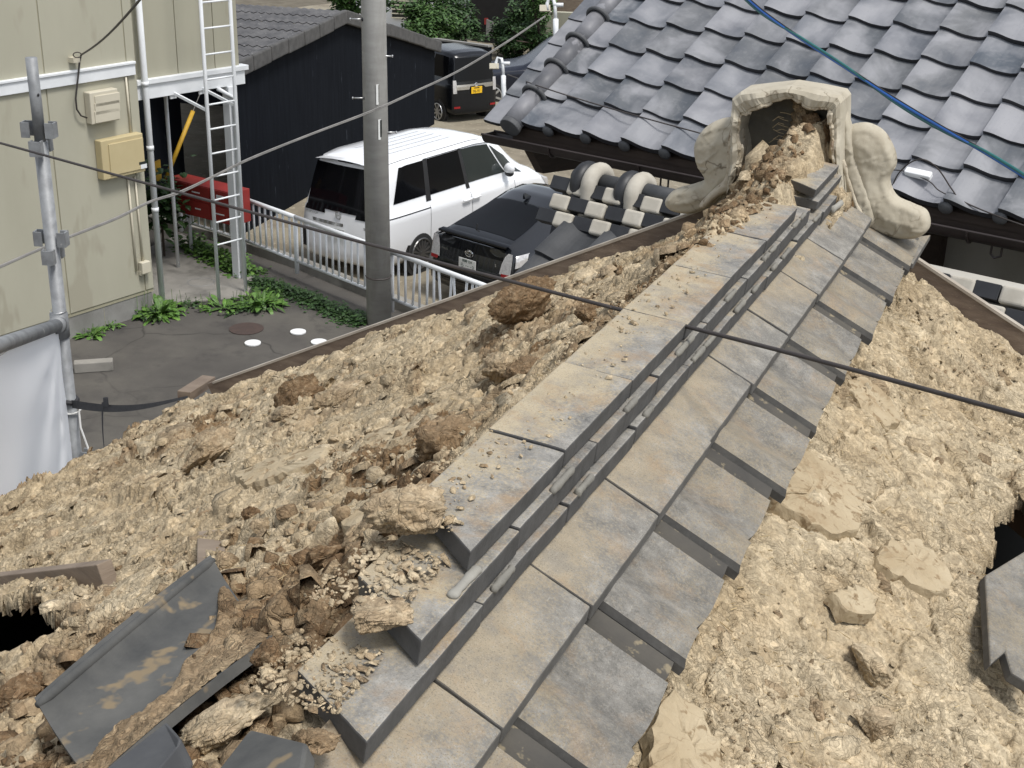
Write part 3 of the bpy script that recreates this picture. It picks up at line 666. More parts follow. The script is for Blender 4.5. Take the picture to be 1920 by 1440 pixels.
fl = MB().prism([onR(*q, .03) for q in ((1650, 452), (1745, 440), (1712, 495), (1668, 470))], (0, 0, -.015)).build('pan_tile', M['pan_tile'], house, bevel=.002)
# ================================================================== ridge end ornament seen from behind
YO = 3.40
def oy(x, y, d=0): return onp(x, y, (0, YO+d, 0), (0, 1, 0))
def smooth_poly(pts, n=5):
    out = []; m_ = len(pts)
    for i in range(m_):
        p0, p1, p2, p3 = (Vector(pts[(i+k) % m_]) for k in (-1, 0, 1, 2))
        for j in range(n):
            t = j/n; out.append(.5*((2*p1)+(-p0+p2)*t+(2*p0-5*p1+4*p2-p3)*t*t+(-p0+3*p1-3*p2+p3)*t**3))
    return out
orn = thing('ridge_end_ornament', 'plastered ridge-end ornament with scroll wings, open hollow back facing the ridge', 'roof ornament', (-.7, YO, H-.9))
def slab(name, pix, y0, th, mat, puff=.0, seed=1, n=5, bev=.012, parent=orn, crack=.0, rim=0):
    """lumpy plaster slab from an outline: filled grid, rounded front, real thickness"""
    o2 = [(p.x, p.z) for p in (oy(*q) for q in pix)]
    c = smooth_poly([Vector((a_, b_, 0)) for a_, b_ in o2], n); poly = [(p.x, p.y) for p in c]
    pa = np.array(poly); mn, mx = pa.min(0), pa.max(0); st = .0042
    gx = np.arange(mn[0]-st, mx[0]+2*st, st); gz = np.arange(mn[1]-st, mx[1]+2*st, st)
    X, Z = np.meshgrid(gx, gz, indexing='ij')
    ins = inpoly(X, Z, poly)
    d = np.full(X.shape, 9.)
    for (x0, z0), (x1, z1) in zip(poly, poly[1:]+poly[:1]):
        dx, dz = x1-x0, z1-z0; t = np.clip(((X-x0)*dx+(Z-z0)*dz)/(dx*dx+dz*dz+1e-12), 0, 1)
        qx, qz = x0+t*dx, z0+t*dz; dd = np.hypot(X-qx, Z-qz); b_ = dd < d; d = np.where(b_, dd, d)
        nx = np.where(b_, qx, nx) if (x0, z0) != poly[0] else qx; nz = np.where(b_, qz, nz) if (x0, z0) != poly[0] else qz
    # pull the ring just outside onto the outline
    near_ = (~ins) & (d < st*1.5); X = np.where(near_, nx, X); Z = np.where(near_, nz, Z); d = np.where(near_, 0, d)
    kp = ins | near_
    pr_ = np.sqrt(np.clip(1-(1-np.clip(d/bev, 0, 1))**2, 0, 1))
    lump = fbm(X, Z, .07, 4, seed)*.005+fbm(X, Z, .012, 3, seed+5)*.0016
    f1, f2, ci, _, _ = worley(X+fbm(X, Z, .04, 3, seed+3)*.03, Z, .075, seed+9)
    lump -= crack*(1-sst(0, .05, f2-f1))*.004
    F_ = y0-th*pr_-puff*np.clip(d/.05, 0, 1)+lump*pr_-rim*np.exp(-((d-.011)/.006)**2)+rim*.6*np.exp(-((d-.026)/.006)**2)
    a_, b_ = X.shape; idx = np.arange(a_*b_).reshape(a_, b_)
    q = np.stack([idx[:-1, :-1], idx[1:, :-1], idx[1:, 1:], idx[:-1, 1:]], -1)
    kf = kp[:-1, :-1] & kp[1:, :-1] & kp[1:, 1:] & kp[:-1, 1:]; F = q[kf]
    V = np.concatenate([np.stack([X, F_, Z], -1).reshape(-1, 3), np.stack([X, np.full(X.shape, y0)+.012*pr_, Z], -1).reshape(-1, 3)])
    F = np.concatenate([F, F[:, ::-1]+a_*b_])
    use = np.zeros(len(V), bool); use[F.ravel()] = True; mp = np.cumsum(use)-1
    o = np_mesh(name, V[use], mp[F], mat, parent); return o
# scroll wings
slab('scroll_wing', [(1390, 232), (1354, 226), (1316, 243), (1295, 276), (1300, 314), (1314, 340), (1296, 350), (1258, 361), (1240, 382), (1254, 401), (1292, 406), (1330, 392), (1362, 370), (1392, 352), (1404, 300)], YO+.045, .035, M['plaster'], .020, 11, 6, .016, crack=1, rim=.0008)
slab('scroll_wing', [(1578, 248), (1616, 233), (1652, 247), (1674, 282), (1678, 312), (1666, 338), (1678, 370), (1710, 386), (1736, 400), (1741, 430), (1718, 450), (1674, 450), (1634, 434), (1606, 414), (1588, 350), (1576, 300)], YO+.03, .035, M['plaster'], .018, 23, 6, .016, crack=1, rim=.0012)
# back plate of the hollow
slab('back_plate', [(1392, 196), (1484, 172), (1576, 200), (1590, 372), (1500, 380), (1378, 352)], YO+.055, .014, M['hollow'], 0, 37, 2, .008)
# arch: lofted U-shaped band with a broken lip
def arch():
    out = [(1374, 356), (1381, 300), (1382, 240), (1384, 178), (1400, 165), (1442, 160), (1490, 155), (1540, 163), (1582, 172), (1589, 182), (1588, 240), (1588, 300), (1592, 372)]
    inn = [(1392, 322), (1396, 292), (1398, 240), (1402, 203), (1418, 196), (1450, 188), (1484, 172), (1528, 186), (1560, 196), (1571, 204), (1570, 248), (1572, 274), (1578, 330)]
    o3 = [oy(*p) for p in out]; i3 = [oy(*p) for p in inn]
    def res(pl, n=7):
        r_ = []
        for a_, b_ in zip(pl, pl[1:]):
            for k in range(n): r_.append(a_.lerp(b_, k/n))
        return r_+[pl[-1]]
    O, I = res(o3), res(i3); rows = []
    for k, (a_, b_) in enumerate(zip(O, I)):
        jag = .010*fbm(np.array([k*.03]), np.array([0.]), .1, 3, 5)[0]; j2 = .007*fbm(np.array([k*.05]), np.array([3.]), .06, 3, 8)[0]
        b2 = b_.lerp(a_, .30*fbm(np.array([k*.11]), np.array([7.]), .5, 4, 15)[0])
        Y = lambda p, d: Vector((p.x, YO+d, p.z))
        rows.append([Y(a_, .05), Y(a_, .0), Y(a_, -.055), Y(a_.lerp(b2, .12), -.075+jag), Y(a_.lerp(b2, .45), -.082+jag), Y(b2.lerp(a_, .12), -.078+jag+j2), Y(b2, -.070+jag+j2), Y(b2, -.02), Y(b2, .05)])
    return rows
R_ = arch()
MB().grid(R_).build('arch', M['plaster'], orn)
def lip(ids, col, off, rad, mat, nm='torn_plaster'):
    pts = [Vector(R_[i][col])+Vector((random.uniform(-.002, .002), off, random.uniform(-.002, .002))) for i in ids]
    MB().tube(pts, [rad*(.75+.5*fbm(np.array([i*.23]), np.array([rad*900]), .5, 3, 2)[0]+.12*random.random()) for i in range(len(pts))], 6).build(nm, mat, orn)
n_ = len(R_)
lip(range(4, 26), 6, .0, .0065, M['plaster_rim']); lip(range(26, 60), 6, .0, .0070, M['plaster_rim']); lip(range(60, n_), 6, .002, .0100, M['plaster_rim'])
lip(range(0, 12), 6, .01, .0120, M['plaster_rim']); lip(range(62, n_), 5, -.006, .006, M['plaster_rim'])
# flanges running down from the arch (broken plaster edges)
def strip(pts, wd, mat, nm, yoff=0, seed=0):
    pl = [oy(*p, yoff) for p in pts]; r_ = []
    for a_, b_ in zip(pl, pl[1:]):
        for k in range(6): r_.append(a_.lerp(b_, k/6))
    r_.append(pl[-1])
    rr = [wd*(.8+.4*fbm(np.array([i*.21]), np.array([seed*3.]), .5, 3, 4)[0]+.10*random.random()) for i in range(len(r_))]
    MB().tube(r_, rr, 8).build(nm, mat, orn, smooth=True)
slab('side_flange', [(1392, 212), (1400, 300), (1392, 342), (1352, 366), (1326, 388), (1314, 380), (1338, 354), (1362, 330), (1366, 280), (1372, 236)], YO-.005, .03, M['plaster_rim'], .004, 43, 4, .010, crack=1)
strip([(1580, 300), (1590, 340), (1606, 386), (1618, 414)], .007, M['plaster_rim'], 'plaster_edge', -.05, 3)
slab('side_flange', [(1582, 205), (1598, 236), (1612, 300), (1640, 376), (1644, 414), (1626, 428), (1604, 422), (1588, 380), (1578, 300)], YO+.005, .03, M['plaster'], .006, 41, 4, .015, crack=1)
# wedge of mud pressed into the hollow
mud = MB(); rr = []
for i in range(24):
    t = i/23; p = oy(1500+10*math.sin(t*5), 172+(330-172)*t, .03)
    rr.append([Vector((p.x+(.026+.055*t*t+.006*math.sin(i*2.1+k)+.004*math.sin(i*.9+k*3))*math.cos(k*math.pi/8), YO+.045-(.045+.17*t**1.5+.008*math.sin(i*1.7+k*2))*math.sin(k*math.pi/8), p.z)) for k in range(9)])
mud.grid(rr).build('mud_plug', M['clod'], orn)
for i in range(9):
    p = oy(1472+random.uniform(-12, 12), 215+i*6, -.02)
    MB().tube([p, p+Vector((-.012, -.008, .004)), p+Vector((-.026, -.010, random.uniform(-.01, .012)))], .0007, 4).build('root_fibre', M['straw'], orn)
# ================================================================== clods, rubble, straw, loose tiles
def ico(sub):
    bm = bmesh.new(); bmesh.ops.create_icosphere(bm, subdivisions=sub, radius=1); me = bpy.data.meshes.new('t'); bm.to_mesh(me); bm.free()
    V = np.array([v_.co for v_ in me.vertices]); F = np.array([p.vertices[:] for p in me.polygons]); bpy.data.meshes.remove(me); return V, F
I4, I2, I1 = ico(5), ico(2), ico(1)
def rock(base, seed, cuts=12, rough=.06, fine=.02):
    r_ = np.random.default_rng(seed); V = base[0].copy()
    for _ in range(cuts):
        n = r_.normal(size=3); n /= np.linalg.norm(n); d = r_.uniform(.45, .85)
        k = V@n; V -= np.outer(np.clip(k-d, 0, None)*.92, n)
    if rough:
        x, y, z = V.T; n1 = fbm(x+z*.71, y-z*.53, .55, 4, seed % 97)+fbm(y+x*.4, z+x*.3, .5, 4, seed % 89); n2 = fbm(x*1.3-z, y+z*.8, .12, 3, seed % 83)
        V *= (1+rough*n1+fine*n2)[:, None]
    return V
# crumbs lying on the ridge tiles
def on_ridge(x, y):
    z = np.where(y > 1.195, H-.747, np.where(y > 1.045, H-.777, H-.817)); return z, np.ones(x.shape)*.8, (x < -.575)
def onT(x, y): return onz(x, y, H-.795)
def clod(label, pix, w_px, hfac, seed, mat, fn=onL, up=.3, elong=1.4, rz=0., grp='larger clay clods', rg=(.24, .16)):
    p = fn(*pix); d = (p-C0).length; r = w_px/2*d/FPX*1.12
    V = rock(I4, seed, 14 if rg[0] < .1 else 11, *rg)*np.array([r*elong**.5, r/elong**.5, r*hfac]); c, s_ = math.cos(rz), math.sin(rz)
    V = V@np.array([[c, s_, 0], [-s_, c, 0], [0, 0, 1]])
    if fn is not onT: V = V@np.array(Matrix.Rotation(math.atan(T)*(1 if fn is onR else -1), 3, 'Y')).T
    z0 = float((zright if fn is onR else zleft)(p.x, p.y)[0])
    if fn is onT: z0 = float(on_ridge(np.array([p.x]), np.array([p.y]))[0][0])-.01
    elif fn is onL and p.x > -.70 and p.y < 1.25: z0 = max(z0, float(on_ridge(np.array([p.x]), np.array([p.y]))[0][0])-.012)
    o = np_mesh('clay_clod', V, I4[1], mat, None, False, {'brk': np.full(len(V), -.2 if rg[0] < .1 else .15+.3*((seed*37) % 10)/10)})
    o.location = (p.x, p.y, z0+r*hfac*(up+.12))
    return tag(o, label, 'clay clod', grp)
CL = [('big brown fibrous clod beside the ridge tiles, left of the top course', (845, 850), 120, .75, 3, 'clod', .55, 1.2, .4),
 ('large rounded brown clod below the cable, left of the ridge', (975, 612), 125, .62, 5, 'clod', .45, 1.3, .9),
 ('smooth tan clod leaning on a darker one beside the ridge', (940, 690), 70, .9, 8, 'clod2', .55, 1.0, .2),
 ('dark straw-bound clod touching the smooth tan clod by the ridge', (990, 695), 78, .8, 9, 'clod', .5, 1.1, 1.2),
 ('small dark upright lump just under the cable near the ridge', (1102, 592), 40, 1.1, 12, 'clod', .6, 1.0, .3),
 ('brown wedge-shaped clod in the middle of the lane-side slope', (562, 752), 85, .7, 15, 'clod', .5, 1.35, .8),
 ('pale slab-like clod right of the brown wedge clod', (640, 742), 85, .6, 18, 'clod2', .4, 1.3, .7),
 ('long rounded tan clod on the lower lane-side slope', (395, 858), 95, .62, 21, 'clod2', .4, 1.5, .9),
 ('light flat chip below the brown wedge clod', (530, 785), 45, .6, 22, 'clod2', .4, 1.2, .1),
 ('pale clod at the top of the lowest ridge tiles, crumbs all over it', (775, 1030), 150, .55, 25, 'clod2', .35, 1.25, .9),
 ('wide pale brown clod at the near end of the top ridge course', (700, 1015), 120, .50, 27, 'clod2', .3, 1.3, .8),
 ('flat crumbly clod on the lowest ridge tile', (700, 1175), 110, .38, 28, 'clod2', .4, 1.2, .7),
 ('dark crumbly clod left of the clod-covered ridge end', (600, 1045), 95, .65, 31, 'clod', .5, 1.4, .8),
 ('layered splinter-like clod beside the lying roof tile', (600, 1180), 60, 1.0, 33, 'clod', .5, .8, .3),
 ('pale layered slab of clay below the lying roof tile', (405, 1360), 140, .38, 36, 'clod2', .75, 1.7, .75),
 ('angular brown clod right of the lying roof tile', (520, 1225), 85, .65, 39, 'clod', .5, 1.4, .6),
 ('upright clod wedged between two others near the lying tile', (508, 1285), 60, .9, 41, 'clod', .7, 1.2, .8),
 ('damp brown lump at the left picture edge above the lying tile', (25, 1290), 130, .5, 44, 'clod', .3, 1.2, .2),
 ('small pale upright stone of clay above the lying tile', (478, 975), 42, 1.0, 47, 'clod', .5, .9, .3),
 ('brown crumb cluster at the foot of the lowest ridge tile', (590, 1350), 85, .55, 50, 'clod', .5, 1.2, .3),
 ('rounded clod between wood stub and lower left hole', (290, 1040), 40, .8, 53, 'clod2', .4, 1., .3)]
for lb, px, wp, hf, sd_, mt, up, el, rz in CL: clod(lb, px, wp, hf, sd_, M[mt], onT if 'ridge tiles, crumbs' in lb or 'on the lowest ridge tile' in lb else onL, up, el, rz)
for lb, px, wp, hf, sd_, up, el, rz in [('flat pale clay slab close to the pan tiles, right slope', (1545, 930), 150, .22, 61, .2, 1.3, .3),
 ('angular pale clod in the middle of the right slope', (1640, 1215), 95, .5, 63, .35, 1.6, -.3),
 ('broken pale clod near the bottom of the right slope', (1645, 1350), 75, .6, 65, .4, 1.1, .2),
 ('brownish clod left of the lower pale clod, right slope', (1535, 1300), 50, .6, 67, .4, 1.1, .9),
 ('flat cracked clay plate left of the broken tile, right slope', (1715, 1070), 130, .2, 69, .2, 1.3, -.5),
 ('tan lump under the cable on the right slope', (1640, 700), 70, .5, 71, .3, 1.3, .1)]:
    clod(lb, px, wp, hf, sd_, M['clay'] if hf < .3 else M['clod2'], onR, up, el, rz, rg=(.05, .015) if hf < .3 else (.16, .10))
# rubble: uncountable crumbs, one object per slope
def scatter(name, n, samp, zf, smin, smax, mat, seed, base, label):
    r_ = np.random.default_rng(seed); B = [rock(base, seed*10+k, 7, 0) for k in range(8)]; F0 = base[1]
    x, y = samp(r_, n); z, rb, kp = zf(x, y); ok = kp & (r_.random(n) < .05+.95*rb); x, y, z = x[ok], y[ok], z[ok]; n = len(x)
    sz = smin*(smax/smin)**(r_.random(n)**2.6)
    an = r_.random(n)*6.28; tz = r_.normal(0, .5, n); V = []; F = []; K = []
    for i in range(n):
        b_ = B[i % 8]*np.array([1.25, .9, .55])*sz[i]; c, s_ = math.cos(an[i]), math.sin(an[i])
        q = np.stack([b_[:, 0]*c-b_[:, 1]*s_, b_[:, 0]*s_+b_[:, 1]*c, b_[:, 2]+b_[:, 0]*tz[i]*.5], 1)+(x[i], y[i], z[i]+sz[i]*.25)
        V.append(q); F.append(F0+i*len(b_)); K.append(np.full(len(b_), r_.random()*.75-.25))
    o = np_mesh(name, np.concatenate(V), np.concatenate(F), mat, None, False, {'brk': np.concatenate(K)})
    return tag(o, label, 'clay rubble', kind='stuff')
def sampL(r_, n):
    y = .80+2.65*r_.random(n)**1.25; x = -.70-2.05*r_.random(n)**1.2; return x, y
scatter('clay_rubble', 12000, sampL, zleft, .0020, .012, M['clod2'], 5, ico(1), 'loose clay crumbs scattered over the lane-side roof slope')
def chip(seed):
    r_ = np.random.default_rng(seed); n = r_.integers(5, 8); a_ = np.sort(r_.random(n)*.7+np.arange(n))/n*6.283; rad = r_.uniform(.6, 1.1, n)
    x, y = rad*np.cos(a_), rad*np.sin(a_); k = r_.uniform(.72, .95, n); tl = r_.normal(0, .25, 2)
    top = np.stack([x*k, y*k, 1+tl[0]*x+tl[1]*y+r_.normal(0, .12, n)], 1); bot = np.stack([x, y, -np.ones(n)], 1); mid = np.array([[0, 0, 1+r_.uniform(0, .35)]])
    V = np.concatenate([bot, top, mid]); F = []
    for i in range(n):
        j = (i+1) % n; F += [(i, j, n+j), (i, n+j, n+i), (n+i, n+j, 2*n)]
    return V, np.array(F)
def scatter2(name, n, samp, zf, smin, smax, mat, seed, flat, label, thr=.1, pw=2.2, tilt=.5, bury=.1, sl=1):
    r_ = np.random.default_rng(seed); B = [chip(seed*31+k) for k in range(24)]; sg = math.atan(T)*(-1 if zf is zleft else 1)*sl; SR = Matrix.Rotation(sg, 3, 'Y'); tot = 0
    x, y = samp(r_, n); z, rb, kp = zf(x, y); ok = kp & (r_.random(n) < thr+(1-thr)*rb); x, y, z = x[ok], y[ok], z[ok]; n = len(x)
    sz = smin*(smax/smin)**(r_.random(n)**pw); V = []; F = []; K = []
    for i in range(n):
        b_, F0 = B[i % 24]; b_ = b_*np.array([r_.uniform(1, 1.7), r_.uniform(.75, 1.1), flat*r_.uniform(.7, 1.3)])*sz[i]
        E_ = np.array(SR @ Matrix.Rotation(r_.random()*6.28, 3, 'Z') @ Matrix.Rotation(r_.normal(0, tilt), 3, 'X') @ Matrix.Rotation(r_.normal(0, tilt), 3, 'Y'))
        V.append(b_@E_.T+(x[i], y[i], z[i]+sz[i]*flat*bury)); F.append(F0+tot); tot += len(b_); K.append(np.full(len(b_), r_.random()*.9-.40))
    o = np_mesh(name, np.concatenate(V), np.concatenate(F), mat, None, False, {'brk': np.concatenate(K)})
    return tag(o, label, 'clay rubble', kind='stuff')
scatter2('clay_rubble', 16000, sampL, zleft, .003, .022, M['clod2'], 12, .30, 'broken angular clay pieces half sunk in the lane-side slope', .06)
scatter2('clay_rubble', 520, sampL, zleft, .016, .050, M['clod2'], 13, .28, 'larger broken clay pieces strewn over the lane-side slope', .16, 1.8, .30)
def sampN(r_, n):
    y = r_.normal(1.10, .20, n); x = r_.normal(-.86, .16, n); return np.minimum(x, -.66), np.clip(y, .8, 2)
scatter2('clay_rubble', 4200, sampN, zleft, .003, .022, M['clod'], 6, .5, 'coarse brown crumbs heaped at the near end of the ridge', .5, 1.8, .6, .5)
def sampR(r_, n): return -.38+.58*r_.random(n), .95+2.5*r_.random(n)
scatter('clay_rubble', 7000, sampR, zright, .0014, .0080, M['clod2'], 7, ico(1), 'loose clay crumbs scattered over the right roof slope')
def sampT(r_, n): return -.685+.11*r_.random(n)**2, .93+1.9*r_.random(n)**1.8
def tiltR(zf):
    return zf
scatter2('clay_rubble', 9000, sampR, zright, .002, .013, M['clod2'], 15, .35, 'broken angular clay pieces on the right slope', .03)
scatter2('clay_plates', 160, sampR, zright, .015, .045, M['clay'], 16, .20, 'flat cracked clay plates on the right slope', .35, 1.5, .16, .2)
def sampK(r_, n): return -.62-.20*r_.random(n), 2.75+.62*r_.random(n)
def sampD(r_, n): y = 2.0+.95*r_.random(n)**.7; return -.60-.12*r_.random(n)+.0*y, y
scatter2('clay_rubble', 1500, sampD, zleft, .0025, .015, M['clod'], 19, .5, 'loose brown soil spilling over the far third of the ridge tiles', .6, 2.0, .5, .4)
scatter2('clay_rubble', 500, sampK, zleft, .004, .020, M['clod'], 17, .55, 'brown lumps on the ridge core in front of the ornament', .5)
def sampS(r_, n): return -.68+.10*r_.random(n), .925+.30*r_.random(n)
scatter2('clay_rubble', 800, sampS, on_ridge, .0014, .0072, M['clod2'], 18, .20, 'pale crumbs heaped on the exposed steps at the near end of the ridge', .3, 2.0, .4, .6, 0)
scatter2('clay_rubble', 900, sampT, on_ridge, .0012, .0055, M['clod2'], 8, .3, 'pale crumbs lying on top of the ridge tiles', .3, 2.4, .3, .5, 0)
def straw(n, samp, zf, seed, label):
    r_ = np.random.default_rng(seed); x, y = samp(r_, n); z, rb, kp = zf(x, y); mb = MB()
    for i in range(n):
        if not kp[i]: continue
        a_ = r_.random()*6.28; l_ = r_.uniform(.006, .024); d = Vector((math.cos(a_), math.sin(a_), r_.uniform(-.1, .5)))*l_
        p = Vector((x[i], y[i], z[i]+.001)); mb.tube([p-d*.5, p+d*.5], r_.uniform(.0004, .0009), 3, False)
    return tag(mb.build('straw_bits', M['straw'], fix=False), label, 'straw', kind='stuff')
straw(2400, sampL, zleft, 3, 'chopped straw sticking out of the lane-side clay'); straw(1500, sampR, zright, 4, 'chopped straw sticking out of the right slope clay')
# ---- loose tiles
def patch(c4, prof, nu=14, nv=26, th=.014, nrm=nL, noise_=0):
    A, B, C, D = c4; P = []      # A->B along the rim, A->C across
    n = Vector(nrm).normalized()
    for i in range(nu):
        u = i/(nu-1); r_ = []
        for j in range(nv):
            v_ = j/(nv-1); p = A.lerp(B, v_).lerp(C.lerp(D, v_), u); r_.append(p+n*prof(u, v_))
        P.append(r_)
    return P
def prof_big(u, v_):
    r = .018*math.exp(-((u-.0)/.07)**4)
    return r-.028*math.sin(u*math.pi)+.004*math.sin(v_*3)
c4 = [onL(405, 1062, .050), onL(78, 1335, .045), onL(512, 1192, .014), onL(178, 1462, .012)]
lt = thing('loose_roof_tile', 'large dark curved roof tile lying hollow side up, smeared with brown mud', 'roof tile', c4[1])
shell(patch(c4, prof_big, 44, 26), nL.normalized(), .013).build('tile', M['loose_tile'], lt)
rim_ = [c4[0].lerp(c4[1], i/20)+nL.normalized()*.012+(c4[2]-c4[0]).normalized()*.008 for i in range(21)]
MB().tube(rim_, [.004]+[.0068]*19+[.004], 10).build('rim', M['loose_tile'], lt, smooth=True)
nu, nv = 60, 110; PM = patch(c4, prof_big, nu, nv); U = np.linspace(0, 1, nu)[:, None]*np.ones((1, nv)); Vv = np.ones((nu, 1))*np.linspace(0, 1, nv)[None]
co_ = np.array([[tuple(p) for p in r_] for r_ in PM]); nz = fbm(U, Vv, .3, 4, 3)
edge = .46+.20*fbm(Vv, Vv*0, .30, 4, 9)+.16*(Vv-.4)-.22*sst(.25, 0, Vv); msk = sst(edge, edge+.10, U)*sst(.99, .9, U+.04*nz)*sst(0, .05, Vv)
co_ = co_+np.array(nL.normalized())*((.0035+.009*np.clip(nz+.4, 0, 1)+.005*fbm(U, Vv*2, .05, 4, 4))*msk-.004*(msk < .05))[..., None]
idx = np.arange(nu*nv).reshape(nu, nv); q = np.stack([idx[:-1, :-1], idx[:-1, 1:], idx[1:, 1:], idx[1:, :-1]], -1).reshape(-1, 4)
q = q[(msk.ravel()[q] > .04).all(1)]
o = np_mesh('mud_crust', co_.reshape(-1, 3), q, M['clod'], lt, False, {'brk': np.full(nu*nv, .05)}); o.location = -lt.location
def plate(label, pix, hs_, th, mat, fn=onL, nrm=nL, bev=.003):
    pts = [fn(*p, h) for p, h in zip(pix, hs_)]
    o = MB().prism(pts, -Vector(nrm).normalized()*th).build('loose_roof_tile', mat, bevel=bev)
    return tag(o, label, 'roof tile')
plate('smooth blue-grey tile fragment at the bottom edge below the mud-smeared tile', [(185, 1450), (312, 1352), (338, 1382), (330, 1398), (270, 1470), (210, 1500)], [.06, .06, .06, .055, .055, .05], .03, M['wet_tile'])
plate('grey flat tile half buried in crumbs at the bottom, left of the ridge', [(395, 1460), (468, 1366), (575, 1392), (560, 1480)], [.03, .035, .03, .025], .02, M['loose_tile'])
bt = plate('broken grey tile with dusty face at the right picture edge', [(1848, 1078), (1935, 1025), (1960, 1300), (1898, 1262), (1886, 1222), (1858, 1246)], [.02, .03, .035, .03, .03, .03], .02, M['pan_tile'], onR, nR)

# ---- flat slabs of compacted clay that have come away whole
def clay_slab(label, pix, hs_, th, fn, nrm, seed):
    r_ = random.Random(seed); n = Vector(nrm).normalized(); base_ = [fn(*q, h_) for q, h_ in zip(pix, hs_)]; out = []
    for a_, b_ in zip(base_, base_[1:]+base_[:1]):
        k = max(3, int((b_-a_).length/.012)); d = n.cross((b_-a_).normalized())
        for i in range(k): out.append(a_.lerp(b_, i/k)+d*r_.gauss(0, .0034)*(0 if i == 0 else 1))
    mb = MB(); m_ = len(out); c = sum(out, Vector())/m_; rings = []
    for s_, dz in ((1.03, -th), (1.02, -th*.45), (1.0, -.002), (.975, .0), (.8, .001), (.55, .002), (.28, .001)):
        o = len(mb.v); rings.append(o); mb.v += [tuple(c+(p_-c)*(s_+(r_.gauss(0, .008) if s_ > 1 else 0))+n*(dz+(r_.gauss(0, .0014) if s_ < .99 else r_.gauss(0, .0022)))) for p_ in out]
    for r0, r1 in zip(rings, rings[1:]):
        for i in range(m_): mb.f.append((r0+i, r0+(i+1) % m_, r1+(i+1) % m_, r1+i))
    mb.f.append(tuple(rings[-1]+i for i in range(m_)))
    return tag(mb.build('clay_plate', M['clay_smooth']), label, 'clay plate', 'flat clay slabs')
UR = [-.018, -.014, -.011, -.010, -.012, -.013, -.016, -.018]
U3 = [.006, .008, .010, .009, .008, .007, .006, .006]
clay_slab('broad pale clay slab touching the pan tile ends, right slope', [(1470, 905), (1508, 838), (1560, 872), (1622, 930), (1612, 992), (1560, 1000), (1500, 962), (1440, 935)], UR, .030, onR, nR, 1)
clay_slab('large smooth clay slab left of the hole in the right slope', [(1642, 1046), (1672, 1002), (1730, 1010), (1768, 1052), (1792, 1092), (1778, 1118), (1720, 1098), (1672, 1076)], UR, .026, onR, nR, 2)
clay_slab('smooth clay slab at the bottom edge below the nearest pan tile', [(1216, 1462), (1232, 1340), (1262, 1292), (1318, 1330), (1350, 1390), (1362, 1470), (1290, 1500)], UR, .026, onR, nR, 3)
clay_slab('small angular clay slab under the cable at the tile ends', [(1588, 712), (1622, 706), (1668, 742), (1690, 790), (1660, 800), (1616, 770)], UR, .024, onR, nR, 4)
clay_slab('tilted clay slab in the middle of the right slope above the pale clod', [(1560, 1110), (1600, 1092), (1648, 1120), (1640, 1152), (1588, 1146)], [-.008, -.014, -.016, -.014, -.008], .024, onR, nR, 5)
clay_slab('long smooth clay patch across the middle of the lane-side slope', [(650, 862), (690, 812), (752, 790), (792, 796), (748, 832), (706, 856)], U3, .024, onL, nL, 6)
clay_slab('smooth pale patch left of the long one on the lane-side slope', [(440, 888), (500, 862), (560, 842), (612, 838), (590, 868), (520, 892), (462, 908)], U3, .022, onL, nL, 7)
clay_slab('wide smooth clay patch just below the big brown clod at the ridge', [(640, 985), (700, 925), (770, 905), (800, 915), (742, 960), (690, 985)], U3, .024, onL, nL, 8)
# ================================================================== scaffold at the eave
UP = Vector((0, 0, 1))
pb = onp(100, 480, ond(100, 480, 5.35), (ond(100, 480, 5.35)-C0)*Vector((1, 1, 0)))
px_, py_ = pb.x, pb.y
ztop = onp(50, 108, pb, (pb-C0)*Vector((1, 1, 0))).z
post = thing('scaffold_post', 'upright grey steel scaffold pipe with wedge pockets, left of the roof', 'scaffold post', (px_, py_, 0))
MB().tube([(px_, py_, 0), (px_, py_, ztop-.30)], .0255, 20).build('pipe', M['galv'], post, smooth=True)
MB().tube([(px_, py_, ztop-.30), (px_, py_, ztop)], .0205, 18).build('spigot', M['galv'], post, smooth=True)
MB().sphere((px_+.0195, py_-.006, ztop-.13), .006, 8, 5, (.4, 1, 1)).build('pin_hole', M['trim'], post)
pn = (pb-C0)*Vector((1, 1, 0))
for yy in (243, 447, 855):
    z = onp(70+(yy-243)*.115, yy, pb, pn).z
    mb = MB()
    for k in range(4):
        an = .35+k*math.pi/2; d = Vector((math.cos(an), math.sin(an), 0)); e_ = Vector((-d.y, d.x, 0))
        zz = z-(.06 if k % 2 else 0); c = Vector((px_, py_, zz))+d*.044
        mb.box(c+d*.014, (.006, .042, .055), (d, e_, UP)); mb.box(c+e_*.019, (.03, .006, .055), (d, e_, UP)); mb.box(c-e_*.019, (.03, .006, .055), (d, e_, UP))
    mb.build('wedge_pocket', M['galv'], post)
jn = onp(112, 608, pb, pn); d0 = ond(-60, 668, 3.9)
rail = thing('scaffold_rail', 'level scaffold pipe spotted with white paint, clamped to the upright', 'scaffold pipe', jn)
MB().tube([jn+(jn-d0).normalized()*.0, d0+(d0-jn)*.6], .0245, 18).build('pipe', M['galv'], rail, smooth=True)
MB().tube([jn-Vector((0, 0, .05)), jn+Vector((0, 0, .045))], .034, 16).build('coupler', M['galv'], rail, smooth=True)
MB().tube([jn+(d0-jn).normalized()*.03, jn+(d0-jn).normalized()*.085], .033, 16).build('coupler', M['galv'], rail, smooth=True)
MB().tube([jn+Vector((.03*math.cos(a_), .03*math.sin(a_), .055)) for a_ in np.linspace(0, 6.3, 18)], .0016, 5).build('wire_tie', M['steel'], rail)
